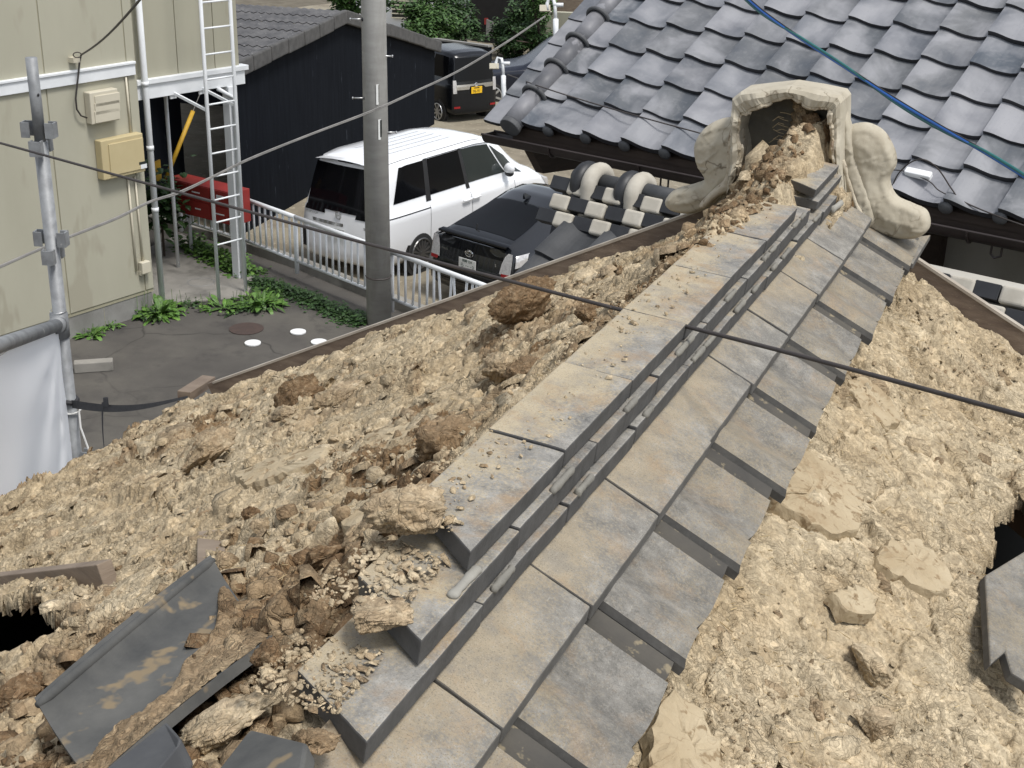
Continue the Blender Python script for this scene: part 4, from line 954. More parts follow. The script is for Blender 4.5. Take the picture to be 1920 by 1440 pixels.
# hanging sheet: tied at the pipe and at one point lower on the upright
dirr = (d0-jn)*1.6; tie = onp(128, 775, pb, pn)
P = []
nx_, nz_ = 90, 70; su = dirr.normalized()
for i in range(nx_):
    u = i/(nx_-1); r_ = []
    for k in range(nz_):
        v_ = k/(nz_-1); pt_ = (tie.z-jn.z)/-1.7           # height of the second tie
        p = jn+dirr*u+Vector((0, 0, -.035-1.7*v_))
        near_ = math.exp(-u*5)
        p += su*(.02+.05*math.sin(min(1, v_/max(pt_, .05))*math.pi)*near_) if v_ < pt_ else su*(.02-.09*(v_-pt_)*near_)
        a_ = math.atan2(v_*1.7, u*dirr.length+.02); b_ = math.atan2((v_-pt_)*1.7, u*dirr.length+.02); rr_ = math.hypot(v_*1.7, u*dirr.length)
        f_ = .034*math.sin(a_*13+1.3*math.sin(rr_*3))*min(1, rr_*2.2)+.024*math.sin(b_*15+2)*min(1, rr_*1.5)*math.exp(-rr_*.8)+.02*math.sin(u*7+v_*2)+.007*math.sin(a_*31+rr_*5)*min(1, rr_*2)
        p += pn.normalized()*(f_*min(1, .15+u*9)+.02)
        r_.append(p)
    P.append(r_)
tag(MB().grid(P).build('scaffold_sheet', M['sheet'], smooth=True), 'white dust sheet hung below the scaffold pipe in folds', 'dust sheet')
st = thing('ratchet_strap', 'black webbing strap tied from scaffold upright to roof edge', 'strap', tie)
s0 = onp(134, 752, pb, pn)-pn.normalized()*.03; s1 = onL(352, 744, .01)
P = []
for i in range(24):
    t = i/23; p = s0.lerp(s1, t)-Vector((0, 0, .03*math.sin(t*math.pi))); tw = t*1.5
    d = Vector((0, 0, 1))*math.cos(tw)+pn.normalized()*math.sin(tw); h_ = .017*(1-.55*t); P.append([p-d*h_, p+d*h_])
MB().grid(P).build('webbing', M['strap'], st, smooth=True)
MB().tube([Vector((px_, py_, s0.z))+Vector((.028*math.cos(a_), .028*math.sin(a_), .012*math.sin(a_*.5))) for a_ in np.linspace(0, 6.28, 20)], .011, 6).build('loop', M['strap'], st)
MB().box(s0.lerp(s1, .33), (.05, .02, .035), ((s1-s0).normalized(), pn.normalized(), UP)).build('buckle', M['strap'], st, bevel=.004)
q0 = s0.lerp(s1, .30); P = []
for i in range(10):
    t = i/9; p = q0+Vector((-.015*math.sin(t*2.2), 0, -.24*t)); P.append([p-(s1-s0).normalized()*.010*(1-.7*t), p+(s1-s0).normalized()*.010*(1-.7*t)])
MB().grid(P).build('tail', M['strap'], st, smooth=True)
rp = onp(136, 768, pb, pn)
tag(MB().tube([rp+Vector((.032*math.cos(a_), .032*math.sin(a_), .006*math.sin(a_))) for a_ in np.linspace(0, 6.28, 16)]+[rp+Vector((.05, -.02, -.06)), rp+Vector((.09, -.03, -.15))], .004, 6).build('knotted_rope', M['rope']), 'short white cord knotted round the scaffold upright', 'rope')
# ================================================================== beige apartment building
B0 = onz(147, 632, 0); B1 = onz(283, 587, 0); bd = (B1-B0).normalized(); bn = Vector((bd.y, -bd.x, 0))   # bn: toward the lane/camera
if bn.dot(C0-B0) < 0: bn = -bn
bld = thing('apartment_building', 'beige two-storey building with white belt course and a carport under it', 'building', B1)
def bw(x, y, d=0): return onp(x, y, B0+bn*d, bn)          # onto the left wall plane
def spt(p): return (p-B1).dot(bd)
WT = 6.3; fz = bw(150, 583).z
def wallbox(mb, s0_, s1_, z0, z1, d0_, d1_):
    P0 = B1+bd*s0_; P1 = B1+bd*s1_
    return mb.hexa([Vector((p.x, p.y, z))+bn*d for z in (z0, z1) for p, d in ((P0, d0_), (P1, d0_), (P1, d1_), (P0, d1_))])
zb0, zb1 = bw(230, 143).z, bw(230, 122).z
sR = spt(bw(238, 60))
# wall panels between seams
seams = [-9, -7.2, -5.4, -3.6, spt(bw(100, 290)), spt(bw(232, 60)), sR+.10]
for a_, b_ in zip(seams, seams[1:]):
    wallbox(MB(), a_+.008, b_-.008, fz, zb0-.004, 0, -.15).build('wall_panel', M['stucco'], bld, bevel=.006)
    wallbox(MB(), a_+.008, b_-.008, zb1+.004, WT, 0, -.15).build('wall_panel', M['stucco'], bld, bevel=.006)
wallbox(MB(), -9, sR+.09, fz-.05, WT, -.012, -.2).build('seam_backing', M['seam'], bld)
wallbox(MB(), -9, sR+.06, -.05, fz-.012, -.02, -.2).build('foundation', M['concrete'], bld)
for s_ in (-1.7, -.75): wallbox(MB(), s_, s_+.006, 0, fz-.013, -.018, -.03).build('foundation_joint', M['seam'], bld)
wallbox(MB(), -9, sR+.06, zb0, zb1, .035, -.05).build('belt_course', M['white_paint'], bld, bevel=.006)
wallbox(MB(), -9, sR+.06, zb1+.002, zb1+.035, .055, -.05).build('belt_cap', M['white_paint'], bld, bevel=.006)
wallbox(MB(), sR+.08, sR+.10, fz, WT, -.15, -4).build('side_wall', M['stucco'], bld)
# the wing over the carport
C_0 = onz(297, 566, 0); C_1 = onz(452, 521, 0); cd_ = (C_1-C_0).normalized(); cn = Vector((cd_.y, -cd_.x, 0))
if cn.dot(C0-C_0) < 0: cn = -cn
def cw(x, y, d=0): return onp(x, y, C_0+cn*d, cn)
def cs(p): return (p-C_0).dot(cd_)
def cbox(mb, s0_, s1_, z0, z1, d0_, d1_):
    P0 = C_0+cd_*s0_; P1 = C_0+cd_*s1_
    return mb.hexa([Vector((p.x, p.y, z))+cn*d for z in (z0, z1) for p, d in ((P0, d0_), (P1, d0_), (P1, d1_), (P0, d1_))])
zc0, zc1 = cw(360, 172).z, cw(360, 145).z; e1 = cs(cw(451, 130)); e0 = cs(cw(258, 150))
q1, q2 = cs(cw(332, 80)), cs(cw(402, 70))
for a_, b_ in ((e0-.3, q1), (q1, q2), (q2, e1)): cbox(MB(), a_+.006, b_-.006, zc1+.02, WT, -.02, -.15).build('wall_panel', M['siding'], bld, bevel=.005)
cbox(MB(), e0-.3, e1-.004, zc1, WT-.01, -.035, -3.6).build('wing_core', M['seam'], bld)
cbox(MB(), e0-.05, e1+.05, zc0, zc1, .03, -.1).build('floor_beam', M['white_paint'], bld, bevel=.006)
cbox(MB(), e0-.05, e1+.10, zc1+.002, zc1+.07, .06, -.1).build('beam_cap', M['white_paint'], bld, bevel=.006)
cbox(MB(), e0-.3, e1+.02, zc0+.02, zc0+.08, -.1, -3.6).build('carport_soffit', M['white_paint'], bld)
cbox(MB(), e0-.6, e0+3.4, -.02, zc0+.02, -3.7, -3.8).build('carport_back_wall', M['shed_wall'], bld)
dp0 = cs(onz(297, 566, 0))
def vpipe(x, y, r, z0, z1, nm, mat, par=bld, off=.09, kn=()):
    p = C_0+cd_*cs(cw(x, y))+cn*off; MB().tube([(p.x, p.y, z0), (p.x, p.y, z1)], r, 14).build(nm, mat, par, smooth=True)
    for z in kn: MB().tube([(p.x, p.y, z-.03), (p.x, p.y, z+.03)], r*1.18, 14).build('pipe_collar', mat, par, smooth=True)
    return p
vpipe(297, 560, .042, 0, WT, 'downpipe', M['white_paint'], kn=(1.35, 2.2, 3.05, 5.0))
pp = onz(450, 521, 0)
MB().box((pp.x, pp.y, zc0/2), (.15, .15, zc0), (cd_, cn, UP)).build('carport_column', M['white_paint'], bld, bevel=.008)
MB().tube([(pp.x+.02, pp.y-.02, 0)+cn*.1 if False else Vector((pp.x, pp.y, 0))+cn*.115-cd_*.02, Vector((pp.x, pp.y, zc0-.15))+cn*.115-cd_*.02, Vector((pp.x, pp.y, zc0))-cd_*.25+cn*.05], .032, 10).build('downpipe', M['white_paint'], bld, smooth=True)
p2_ = cw(312, 200, -1.0); MB().tube([(p2_.x, p2_.y, 0), (p2_.x, p2_.y, zc0)], .028, 10).build('inner_pipe', M['white_paint'], bld, smooth=True)
def wallrect(x0, y0, x1, y1, dep, nm, mat, par, d=0, bev=.012):
    a_, b_ = bw(x0, y0), bw(x1, y1); return wallbox(MB(), spt(a_), spt(b_), b_.z, a_.z, dep+d, d+.002).build(nm, mat, par, bevel=bev)
bx = thing('meter_box', 'cream ribbed meter box high on the beige wall', 'meter box', bw(186, 220))
wallrect(156, 172, 214, 222, .12, 'case', M['box_cream'], bx)
wallrect(165, 178, 213, 190, .135, 'lid_rib', M['box_cream'], bx, bev=.004); wallrect(165, 192, 213, 205, .135, 'lid_rib', M['box_cream'], bx, bev=.004); wallrect(165, 207, 213, 220, .135, 'lid_rib', M['box_cream'], bx, bev=.004)
bx = thing('cable_cabinet', 'wide tan cabinet on the beige wall below the cream box', 'cabinet', bw(220, 315))
wallrect(176, 262, 261, 318, .13, 'case', M['box_tan'], bx); wallrect(190, 268, 259, 312, .145, 'door', M['box_tan'], bx, bev=.004)
wallrect(247, 301, 261, 303, .148, 'vent_line', M['ink'], bx, bev=0); wallrect(250, 305, 262, 311, .147, 'label_plate', M['white_paint'], bx, bev=0)
bx = thing('outlet_box', 'small cream outlet box low on the beige wall', 'outlet box', bw(266, 500)); wallrect(258, 491, 276, 508, .09, 'case', M['box_cream'], bx)
wallrect(259, 508, 272, 512, .05, 'base', M['box_cream'], bx, bev=.002)
for xs_, y0, y1 in (((240, 256), 335, 508), ((253, 268), 330, 490), ((236, 246), 145, 252)):
    a_, b_ = bw(xs_[0], y0, .02), bw(xs_[1], y1, .02); MB().tube([a_, b_], .014, 8).build('conduit', M['box_cream'], bld, smooth=True)
sw = bw(152, 103, .05)
wv = thing('service_wire', 'black twisted service wire looping down the beige wall to the cream box', 'wire', sw)
far = ond(272, -12, 11.0)
MB().tube([sw.lerp(far, t)-Vector((0, 0, .05*math.sin(t*3.14))) for t in np.linspace(0, 1, 10)], .012, 6).build('span', M['cable'], wv)
MB().tube([bw(x, y, .06) for x, y in ((152, 103), (149, 118), (147, 140), (144, 165), (142, 185), (144, 205), (152, 217), (163, 221))], .011, 6).build('drop', M['cable'], wv, smooth=True)
MB().box(bw(139, 112, .05), (.10, .1, .06), (bd, bn, UP)).build('anchor', M['box_cream'], wv)
MB().tube([bw(145+6*math.cos(a_)*1.3, 103+5*math.sin(a_), .07+.01*a_) for a_ in np.linspace(0, 11, 26)], .007, 5).build('coil', M['cable'], wv)
# ladder fixed to the wing
la0, la1 = onz(411, 565, 0), onz(461, 550, 0)
ld = thing('wall_ladder', 'white fixed steel ladder on stand-off brackets in front of the carport wing', 'ladder', la0)
lx = (la1-la0).normalized()
for p in (la0, la1): MB().tube([p, p+UP*6.2], .026, 10).build('side_rail', M['white_paint'], ld, smooth=True)
an_ = (la0+la1)/2-C0; an_.z = 0
zs = [onp(x, y, la0, an_).z for x, y in ((387, 5), (388, 54), (391, 103), (393, 150), (397, 197), (399, 243), (401, 289), (403, 332), (404, 376), (407, 418), (409, 460))]
for z in [zs[0]+.34]+zs: MB().tube([la0+UP*z, la1+UP*z], .013, 8).build('rung', M['white_paint'], ld, smooth=True)
for p in (la0, la1):
    z = zc0-.02; w0 = p+UP*(z-.12); s_ = cs(p); w1 = C_0+cd_*(s_-.1)+UP*(z+.05); w1.z = z+.05; MB().bar(w0, w1, .03, .035).build('bracket', M['white_paint'], ld); MB().box(w1, (.10, .02, .16), (cd_, cn, UP)).build('bracket_plate', M['white_paint'], ld)
# red letter boxes on two posts
ma, mb_ = (313, 330), (432, 370)
m0 = onz(333, 478, 0); md = (onz(462, 520, 0)-onz(355, 455, 0)); md = (onz(430, 505, 0)-m0).normalized()
mn = Vector((md.y, -md.x, 0)); mn = mn if mn.dot(C0-m0) > 0 else -mn
def mw(x, y, d=0): return onp(x, y, m0+mn*d, mn)
ml = thing('letter_boxes', 'red six-door letter box bank on white posts under the carport', 'letter boxes', m0)
s0_, s1_ = (mw(313, 360)-m0).dot(md), (mw(437, 400)-m0).dot(md); zt, zbm = mw(375, 348).z, mw(375, 408).z
def mbox(a_, b_, z0, z1, d0_, d1_, nm, mat, bev=.006):
    p0, p1 = m0+md*a_, m0+md*b_; return MB().hexa([Vector((p.x, p.y, z))+mn*d for z in (z0, z1) for p, d in ((p0, d0_), (p1, d0_), (p1, d1_), (p0, d1_))]).build(nm, mat, ml, bevel=bev)
mbox(s0_, s1_, zbm, zt, .0, -.36, 'case', M['mail_red'])
for i in range(3):
    for j in range(2):
        a_ = s0_+(s1_-s0_)*i/3; b_ = s0_+(s1_-s0_)*(i+1)/3; z0 = zbm+(zt-zbm)*j/2; z1 = zbm+(zt-zbm)*(j+1)/2
        d = mbox(a_+.012, b_-.012, z0+.012, z1-.012, .014, .001, 'box_door', M['mail_red'], .003)
        mbox(a_+.10+.05*((i+j) % 2), a_+.24+.03*i, (z0+z1)/2-.0, (z0+z1)/2+.05*(1 if (i+j) % 3 == 0 else .4), .018, .013, 'name_card', M['white_paint'], 0)
    
for s_ in (.12, s1_-.05):
    p = m0+md*s_-mn*.18; MB().tube([p, p+UP*(zbm)], .028, 10).build('post', M['white_paint'], ml, smooth=True); MB().box(p+UP*.008, (.20, .20, .016), (md, mn, UP)).build('foot_plate', M['white_paint'], ml)
# yellow guy-wire guard in the dark carport
g0, g1 = cw(325, 300, -2.2), cw(362, 208, -2.2)
gw = thing('guy_guard', 'yellow guard tube on a slanting stay wire in the dark carport', 'stay wire guard', g0)
MB().tube([g0-(g1-g0)*.4, g1], .035, 10).build('guard', M['yellow'], gw, smooth=True); MB().tube([g1, g1+(g1-g0)*.9], .006, 5).build('wire', M['cable_grey'], gw)
MB().box(cw(295, 320, -1.8), (.12, .03, .3), ((cd_+UP*.2).normalized(), cn, UP)).build('tag_plate', M['yellow'], gw)
# ================================================================== dark shed
SA, SB = onz(490, 412, -.2), onz(811.6, 231, lot_z(28.5)); SA.z = SB.z = 0
sdv = (SB-SA).normalized(); sn = Vector((sdv.y, -sdv.x, 0)); sn = sn if sn.dot(C0-SA) > 0 else -sn
def sw_(x, y, d=0): return onp(x, y, SA+sn*d, sn)
shed = thing('corrugated_shed', 'dark navy corrugated shed with weathered slate gable roof behind the pole', 'shed', SA)
zpk = sw_(640, 26); zle = sw_(440, 122); zre = sw_(815, 82)
sp, s_l, s_r = (zpk-SA).dot(sdv), (zle-SA).dot(sdv), (zre-SA).dot(sdv)
s_l = s_l-.3; kl = (zpk.z-zle.z)/(sp-(zle-SA).dot(sdv)); kr = (zre.z-zpk.z)/(s_r-sp)
def ztopS(s_): return zpk.z+(s_-sp)*(kl if s_ < sp else kr)
P = []; nn = int((s_r-s_l)/.019)
for i in range(nn+1):
    s_ = s_l+(s_r-s_l)*i/nn; p = SA+sdv*s_+sn*(.009*math.cos(i*math.pi/2)); P.append([Vector((p.x, p.y, -1.5)), Vector((p.x, p.y, ztopS(s_)-.02))])
MB().grid(P).build('corrugated_wall', M['shed_wall'], shed)
sb = []
for s_ in (s_r,):
    p0 = SA+sdv*s_; p1 = p0-sn*7; MB().prism([Vector((p0.x, p0.y, -1.5)), Vector((p1.x, p1.y, -1.5)), Vector((p1.x, p1.y, ztopS(s_)-.05)), Vector((p0.x, p0.y, ztopS(s_)-.05))], sdv*-.05).build('side_wall', M['shed_wall'], shed)
for a_, b_, rows in ((s_l, sp, 7), (sp, s_r+.15, 5)):
    for r_ in range(rows):
        u0, u1 = a_+(b_-a_)*r_/rows, a_+(b_-a_)*(r_+1)/rows
        lowfirst = (a_ == s_l); P = []; m_ = 90
        for i in range(m_+1):
            d = .12-7.3*i/m_; wv_ = .018*math.cos(i*math.pi*.5*2) if False else .016*(1 if (i//1) % 2 else -1)
            row = []
            for k, u in enumerate((u0, u1)):
                lift = (.012 if ((k == 0) == lowfirst) else -.0)+.06
                p = SA+sdv*u+sn*d; row.append(Vector((p.x, p.y, ztopS(u)+lift+wv_)))
            P.append(row)
        MB().grid(P).build('slate_sheet', M['slate'], shed)
        e0_, e1_ = SA+sdv*(u0+.01)+sn*.10, SA+sdv*(u1-.01)+sn*.10
        jt = random.uniform(-.012, .012)
        MB().bar(Vector((e0_.x, e0_.y, ztopS(u0+.01)-.05+jt)), Vector((e1_.x, e1_.y, ztopS(u1-.01)-.05+jt)), .08, .26).build('verge_slate', M['slate_edge'], shed, bevel=.025)
# ================================================================== utility pole
pz = onz(711, 606, 0)
pole = thing('utility_pole', 'grey concrete utility pole with step bolts and number plates', 'utility pole', pz)
MB().tube([(pz.x, pz.y, -.05), (pz.x-.02, pz.y, 4), (pz.x-.05, pz.y, 11)], [.168, .155, .122], 28).build('shaft', M['pole'], pole, smooth=True)
pv = (pz-C0); pv.z = 0; pv.normalize(); pr_ = Vector((-pv.y, pv.x, 0)); pr_ = pr_ if pr_.dot(AX[0]) > 0 else -pr_
def pw(x, y, d=-.15): return onp(x, y, pz+pv*d, pv)
for x, y, s_ in ((683, 36, -1), (687, 184, -1), (710, 105, 1), (718, 248, 1)):
    p = pw(x, y, -.05); MB().tube([p, p+pr_*s_*.17], .010, 8).build('step_bolt', M['steel'], pole, smooth=True); MB().tube([p+pr_*s_*.165, p+pr_*s_*.18], .017, 8).build('bolt_head', M['steel'], pole); MB().tube([p+pr_*s_*.012, p+pr_*s_*.035], .026, 10).build('bolt_socket', M['trim'], pole)
def plate_(x0, y0, x1, y1, nm):
    a_, b_ = pw(x0, y0, -.135), pw(x1, y1, -.135); c = (a_+b_)/2; wv = abs((b_-a_).dot(pr_)); ax = ((pr_*.82+pv*.57).normalized(), (pv*.82-pr_*.57).normalized(), UP)
    MB().box(c, (wv/.82, .006, abs(b_.z-a_.z)), ax).build(nm, M['plate_white'], pole, bevel=.012 if nm == 'round_plate' else .002)
    for i in range(6): MB().box(c+UP*(abs(b_.z-a_.z)*(.38-.135*i))-ax[1]*.0045, (wv*.4, .002, .035 if i % 3 else .05), ax).build('plate_mark', M['ink'] if (nm == 'round_plate') else M['concrete'], pole)
plate_(705, 158, 717, 196, 'number_plate'); plate_(709, 224, 719, 262, 'round_plate')
q = onz(711, 524, 0); MB().tube([(pz.x+.166*math.cos(a_), pz.y+.166*math.sin(a_), pw(711, 524).z) for a_ in np.linspace(0, 6.28, 24)], .012, 6).build('cable_band', M['cable'], pole)
# ================================================================== white pipe fence
fpts = [onz(*p, .16) for p in ((340, 428), (458, 466), (557, 506), (735, 578))]
dirf = (fpts[3]-fpts[2]).normalized(); fpts.append(fpts[3]+dirf*2.6)
htf = onp(553, 407, fpts[2], (fpts[2]-C0)*Vector((1, 1, 0))).z
fence = thing('white_fence', 'white pipe fence of thin balusters between lane and car park', 'fence', fpts[2])
for i, (a_, b_) in enumerate(zip(fpts, fpts[1:])):
    a_ = a_.copy(); b_ = b_.copy(); L = (b_-a_).length; sag = .05 if i == 2 else 0
    MB().tube([a_.lerp(b_, t)+UP*(htf-.16-(.10*t if i == 4 else 0)) for t in (0, .5, 1)], .034, 10).build('top_rail', M['white_paint'], fence, smooth=True)
    MB().tube([a_+UP*.14, b_+UP*.14], .024, 8).build('bottom_rail', M['white_paint'], fence, smooth=True)
    n = int(L/.142)
    for k in range(1, n):
        p = a_.lerp(b_, k/n); tl = dirf*random.uniform(-.006, .006) if i < 3 else dirf*random.choice((0, 0, .02, -.05, .06)); MB().tube([p+UP*.14, p+tl+UP*(htf-.18)], .0175, 7).build('baluster', M['white_paint'], fence, smooth=True)
    MB().tube([a_-UP*.05, a_+UP*(htf-.15)], .034, 10).build('post', M['white_paint'], fence, smooth=True)
# ================================================================== lane details
def disc(name, pix, r, z, th, mat, label, cat, grp=None, ring=None):
    p = onz(*pix, 0); d = thing(name, label, cat, p, None, grp) if ring else None
    o = MB().tube([(p.x, p.y, z), (p.x, p.y, z+th)], r, 32).build('lid' if ring else name, mat, d, bevel=.003)
    if ring: MB().tube([(p.x+r*1.12*math.cos(a_), p.y+r*1.12*math.sin(a_), z+.004) for a_ in np.linspace(0, 6.2832, 40)], .022, 6).build('rim', ring, d)
    else: tag(o, label, cat, grp)
    return p
disc('drain_lid', (474, 645), .105, .004, .02, M['cover_white'], 'round white plastic lid on the lane, leftmost of three', 'drain lid', 'white lids on the lane')
disc('drain_lid', (559, 624), .105, .004, .02, M['cover_white'], 'round white plastic lid on the lane, farthest of three', 'drain lid', 'white lids on the lane')
disc('drain_lid', (598, 643), .105, .004, .02, M['cover_white'], 'round white plastic lid half hidden by the roof edge', 'drain lid', 'white lids on the lane')
disc('manhole_cover', (462, 617), .23, .003, .008, M['manhole'], 'rust-brown round manhole cover in the asphalt', 'manhole cover')
disc('manhole_cover', (377, 532), .17, .006, .010, M['manhole_grey'], 'patterned grey manhole cover with pale ring beside the ladder', 'manhole cover', None, M['concrete'])
p = onz(175, 695, 0); a_ = onz(140, 697, 0); b_ = onz(213, 692, 0)
tag(MB().box(((a_.x+b_.x)/2, (a_.y+b_.y)/2, .065), ((b_-a_).length, .14, .13), ((b_-a_).normalized(), UP.cross((b_-a_).normalized()), UP)).build('wheel_stop', M['concrete_dirty'], bevel=.012), 'concrete wheel stop on the asphalt right of the scaffold upright', 'wheel stop')
pd = [onz(*q, .006) for q in ((283, 588), (300, 572), (460, 560), (480, 525), (340, 440), (270, 470))]
tag(MB().prism(pd, (0, 0, .02)).build('carport_slab', M['concrete_dirty']), kind='structure')
# plants
def leaf(mb, p, d, L, wd, droop=.3):
    d = Vector(d).normalized(); s_ = d.cross(UP); s_ = s_.normalized() if s_.length > 1e-3 else Vector((1, 0, 0)); up = s_.cross(d)
    pts = [(0, .25), (.35, 1), (.7, .75), (1, .05)]; o = len(mb.v)
    for t, w_ in pts:
        c = p+d*L*t-UP*droop*L*t*t; mb.v += [tuple(c-s_*wd*w_), tuple(c+up*wd*.15), tuple(c+s_*wd*w_)]
    for i in range(3):
        b_ = o+i*3; mb.f += [(b_, b_+1, b_+4, b_+3), (b_+1, b_+2, b_+5, b_+4)]
def rosette(pix, n, L, wd, label, mat='leaf', spread=.12, el=(.3, 1.1)):
    c = onz(*pix, 0); mb = MB()
    for i in range(n):
        a_ = random.random()*6.28; e_ = random.uniform(*el); r0 = random.random()*spread
        leaf(mb, c+Vector((math.cos(a_)*r0, math.sin(a_)*r0, .01)), (math.cos(a_)*math.cos(e_), math.sin(a_)*math.cos(e_), math.sin(e_)), L*random.uniform(.5, 1.1), wd*random.uniform(.6, 1.2), random.uniform(.3, .9))
    for i in range(n):
        a_ = random.random()*6.28; r0 = random.random()**.6*spread*1.7; q = c+Vector((math.cos(a_)*r0, math.sin(a_)*r0, random.random()*L*.35)); b_ = random.random()*6.28
        if i % 3 == 0: mb.tube([Vector((q.x, q.y, 0)), q+Vector((random.gauss(0, .03), random.gauss(0, .03), L*random.uniform(.2, .7)))], .003, 3, False)
        leaf(mb, q, (math.cos(b_), math.sin(b_), random.uniform(-.2, .8)), L*random.uniform(.12, .3), wd*random.uniform(.3, .7), random.uniform(.1, .8))
    return tag(mb.build('weed', M[mat], fix=False), label, 'weed', 'weeds along the lane edge')
rosette((300, 590), 60, .42, .045, 'bushy bright green weed at the foot of the corner downpipe', spread=.22)
rosette((265, 592), 26, .25, .035, 'darker low weed against the foundation left of the downpipe', 'leaf_dark', .15)
rosette((172, 630), 30, .20, .035, 'small weed at the foundation near the scaffold upright', 'leaf', .12)
rosette((210, 612), 28, .18, .03, 'small yellowish weed along the foundation', 'leaf', .12)
rosette((420, 578), 40, .26, .035, 'weed tuft at the left foot of the ladder', 'leaf', .22)
rosette((455, 580), 34, .25, .035, 'weed tuft between the ladder feet', 'leaf_dark', .25)
rosette((492, 572), 60, .38, .045, 'broad-leaved bright weed right of the ladder', 'leaf', .22)
rosette((355, 572), 30, .16, .025, 'creeping weed on the edge of the carport slab', 'leaf_dark', .14)
def ivy(name, pts, wd, n, h_, label, mat, ls=.05):
    mb = MB(); pl = [onz(*p, 0) for p in pts]
    for i in range(n):
        k = random.randrange(len(pl)-1); c = pl[k].lerp(pl[k+1], random.random()); dd = (pl[k+1]-pl[k]).normalized(); s_ = Vector((-dd.y, dd.x, 0))
        t = random.gauss(0, .45); c = c+s_*wd*t+UP*(abs(random.gauss(0, .5))*h_*max(0.1, 1-abs(t))); a_ = random.random()*6.28; e_ = random.uniform(-.2, .9)
        leaf(mb, c, (math.cos(a_)*math.cos(e_), math.sin(a_)*math.cos(e_), math.sin(e_)), ls*random.uniform(.7, 1.6), ls*.42, .4)
    return tag(mb.build(name, M[mat], fix=False), label, 'ground cover', kind='stuff')
ivy('ivy', ((470, 532), (520, 542), (580, 564), (640, 592), (690, 607)), .24, 2300, .14, 'dark green ivy strip along the foot of the white fence', 'leaf_dark', .055)
ivy('grass', ((345, 462), (380, 478), (430, 502), (470, 520)), .30, 1300, .30, 'bright grass strip under the letter boxes', 'leaf', .07)
ivy('grass', ((290, 330), (300, 345)), .5, 10, .3, 'leaves in the carport', 'leaf_dark', .08) if False else None
def shrub(pix, d, r, n, label, mat, ls, fn):
    c = fn(*pix); mb = MB()
    for i in range(n):
        v_ = Vector((random.gauss(0, .45), random.gauss(0, .45), random.gauss(0, .6)))*r; a_ = random.random()*6.28
        leaf(mb, c+v_, (math.cos(a_), math.sin(a_), random.uniform(-.3, .6)), ls*random.uniform(.6, 1.4), ls*.4, .5)
    s_ = thing('shrub', label, 'shrub', c)
    mb.build('crown', M[mat], s_, fix=False); MB().tube([c-UP*(c.z), c], .02, 5).build('stem', M['bark'], s_); return s_
shrub((300, 375), 0, .42, 420, 'dark shrub in the carport left of the red letter boxes', 'leaf_dark', .12, lambda x, y: cw(x, y, -1.6))
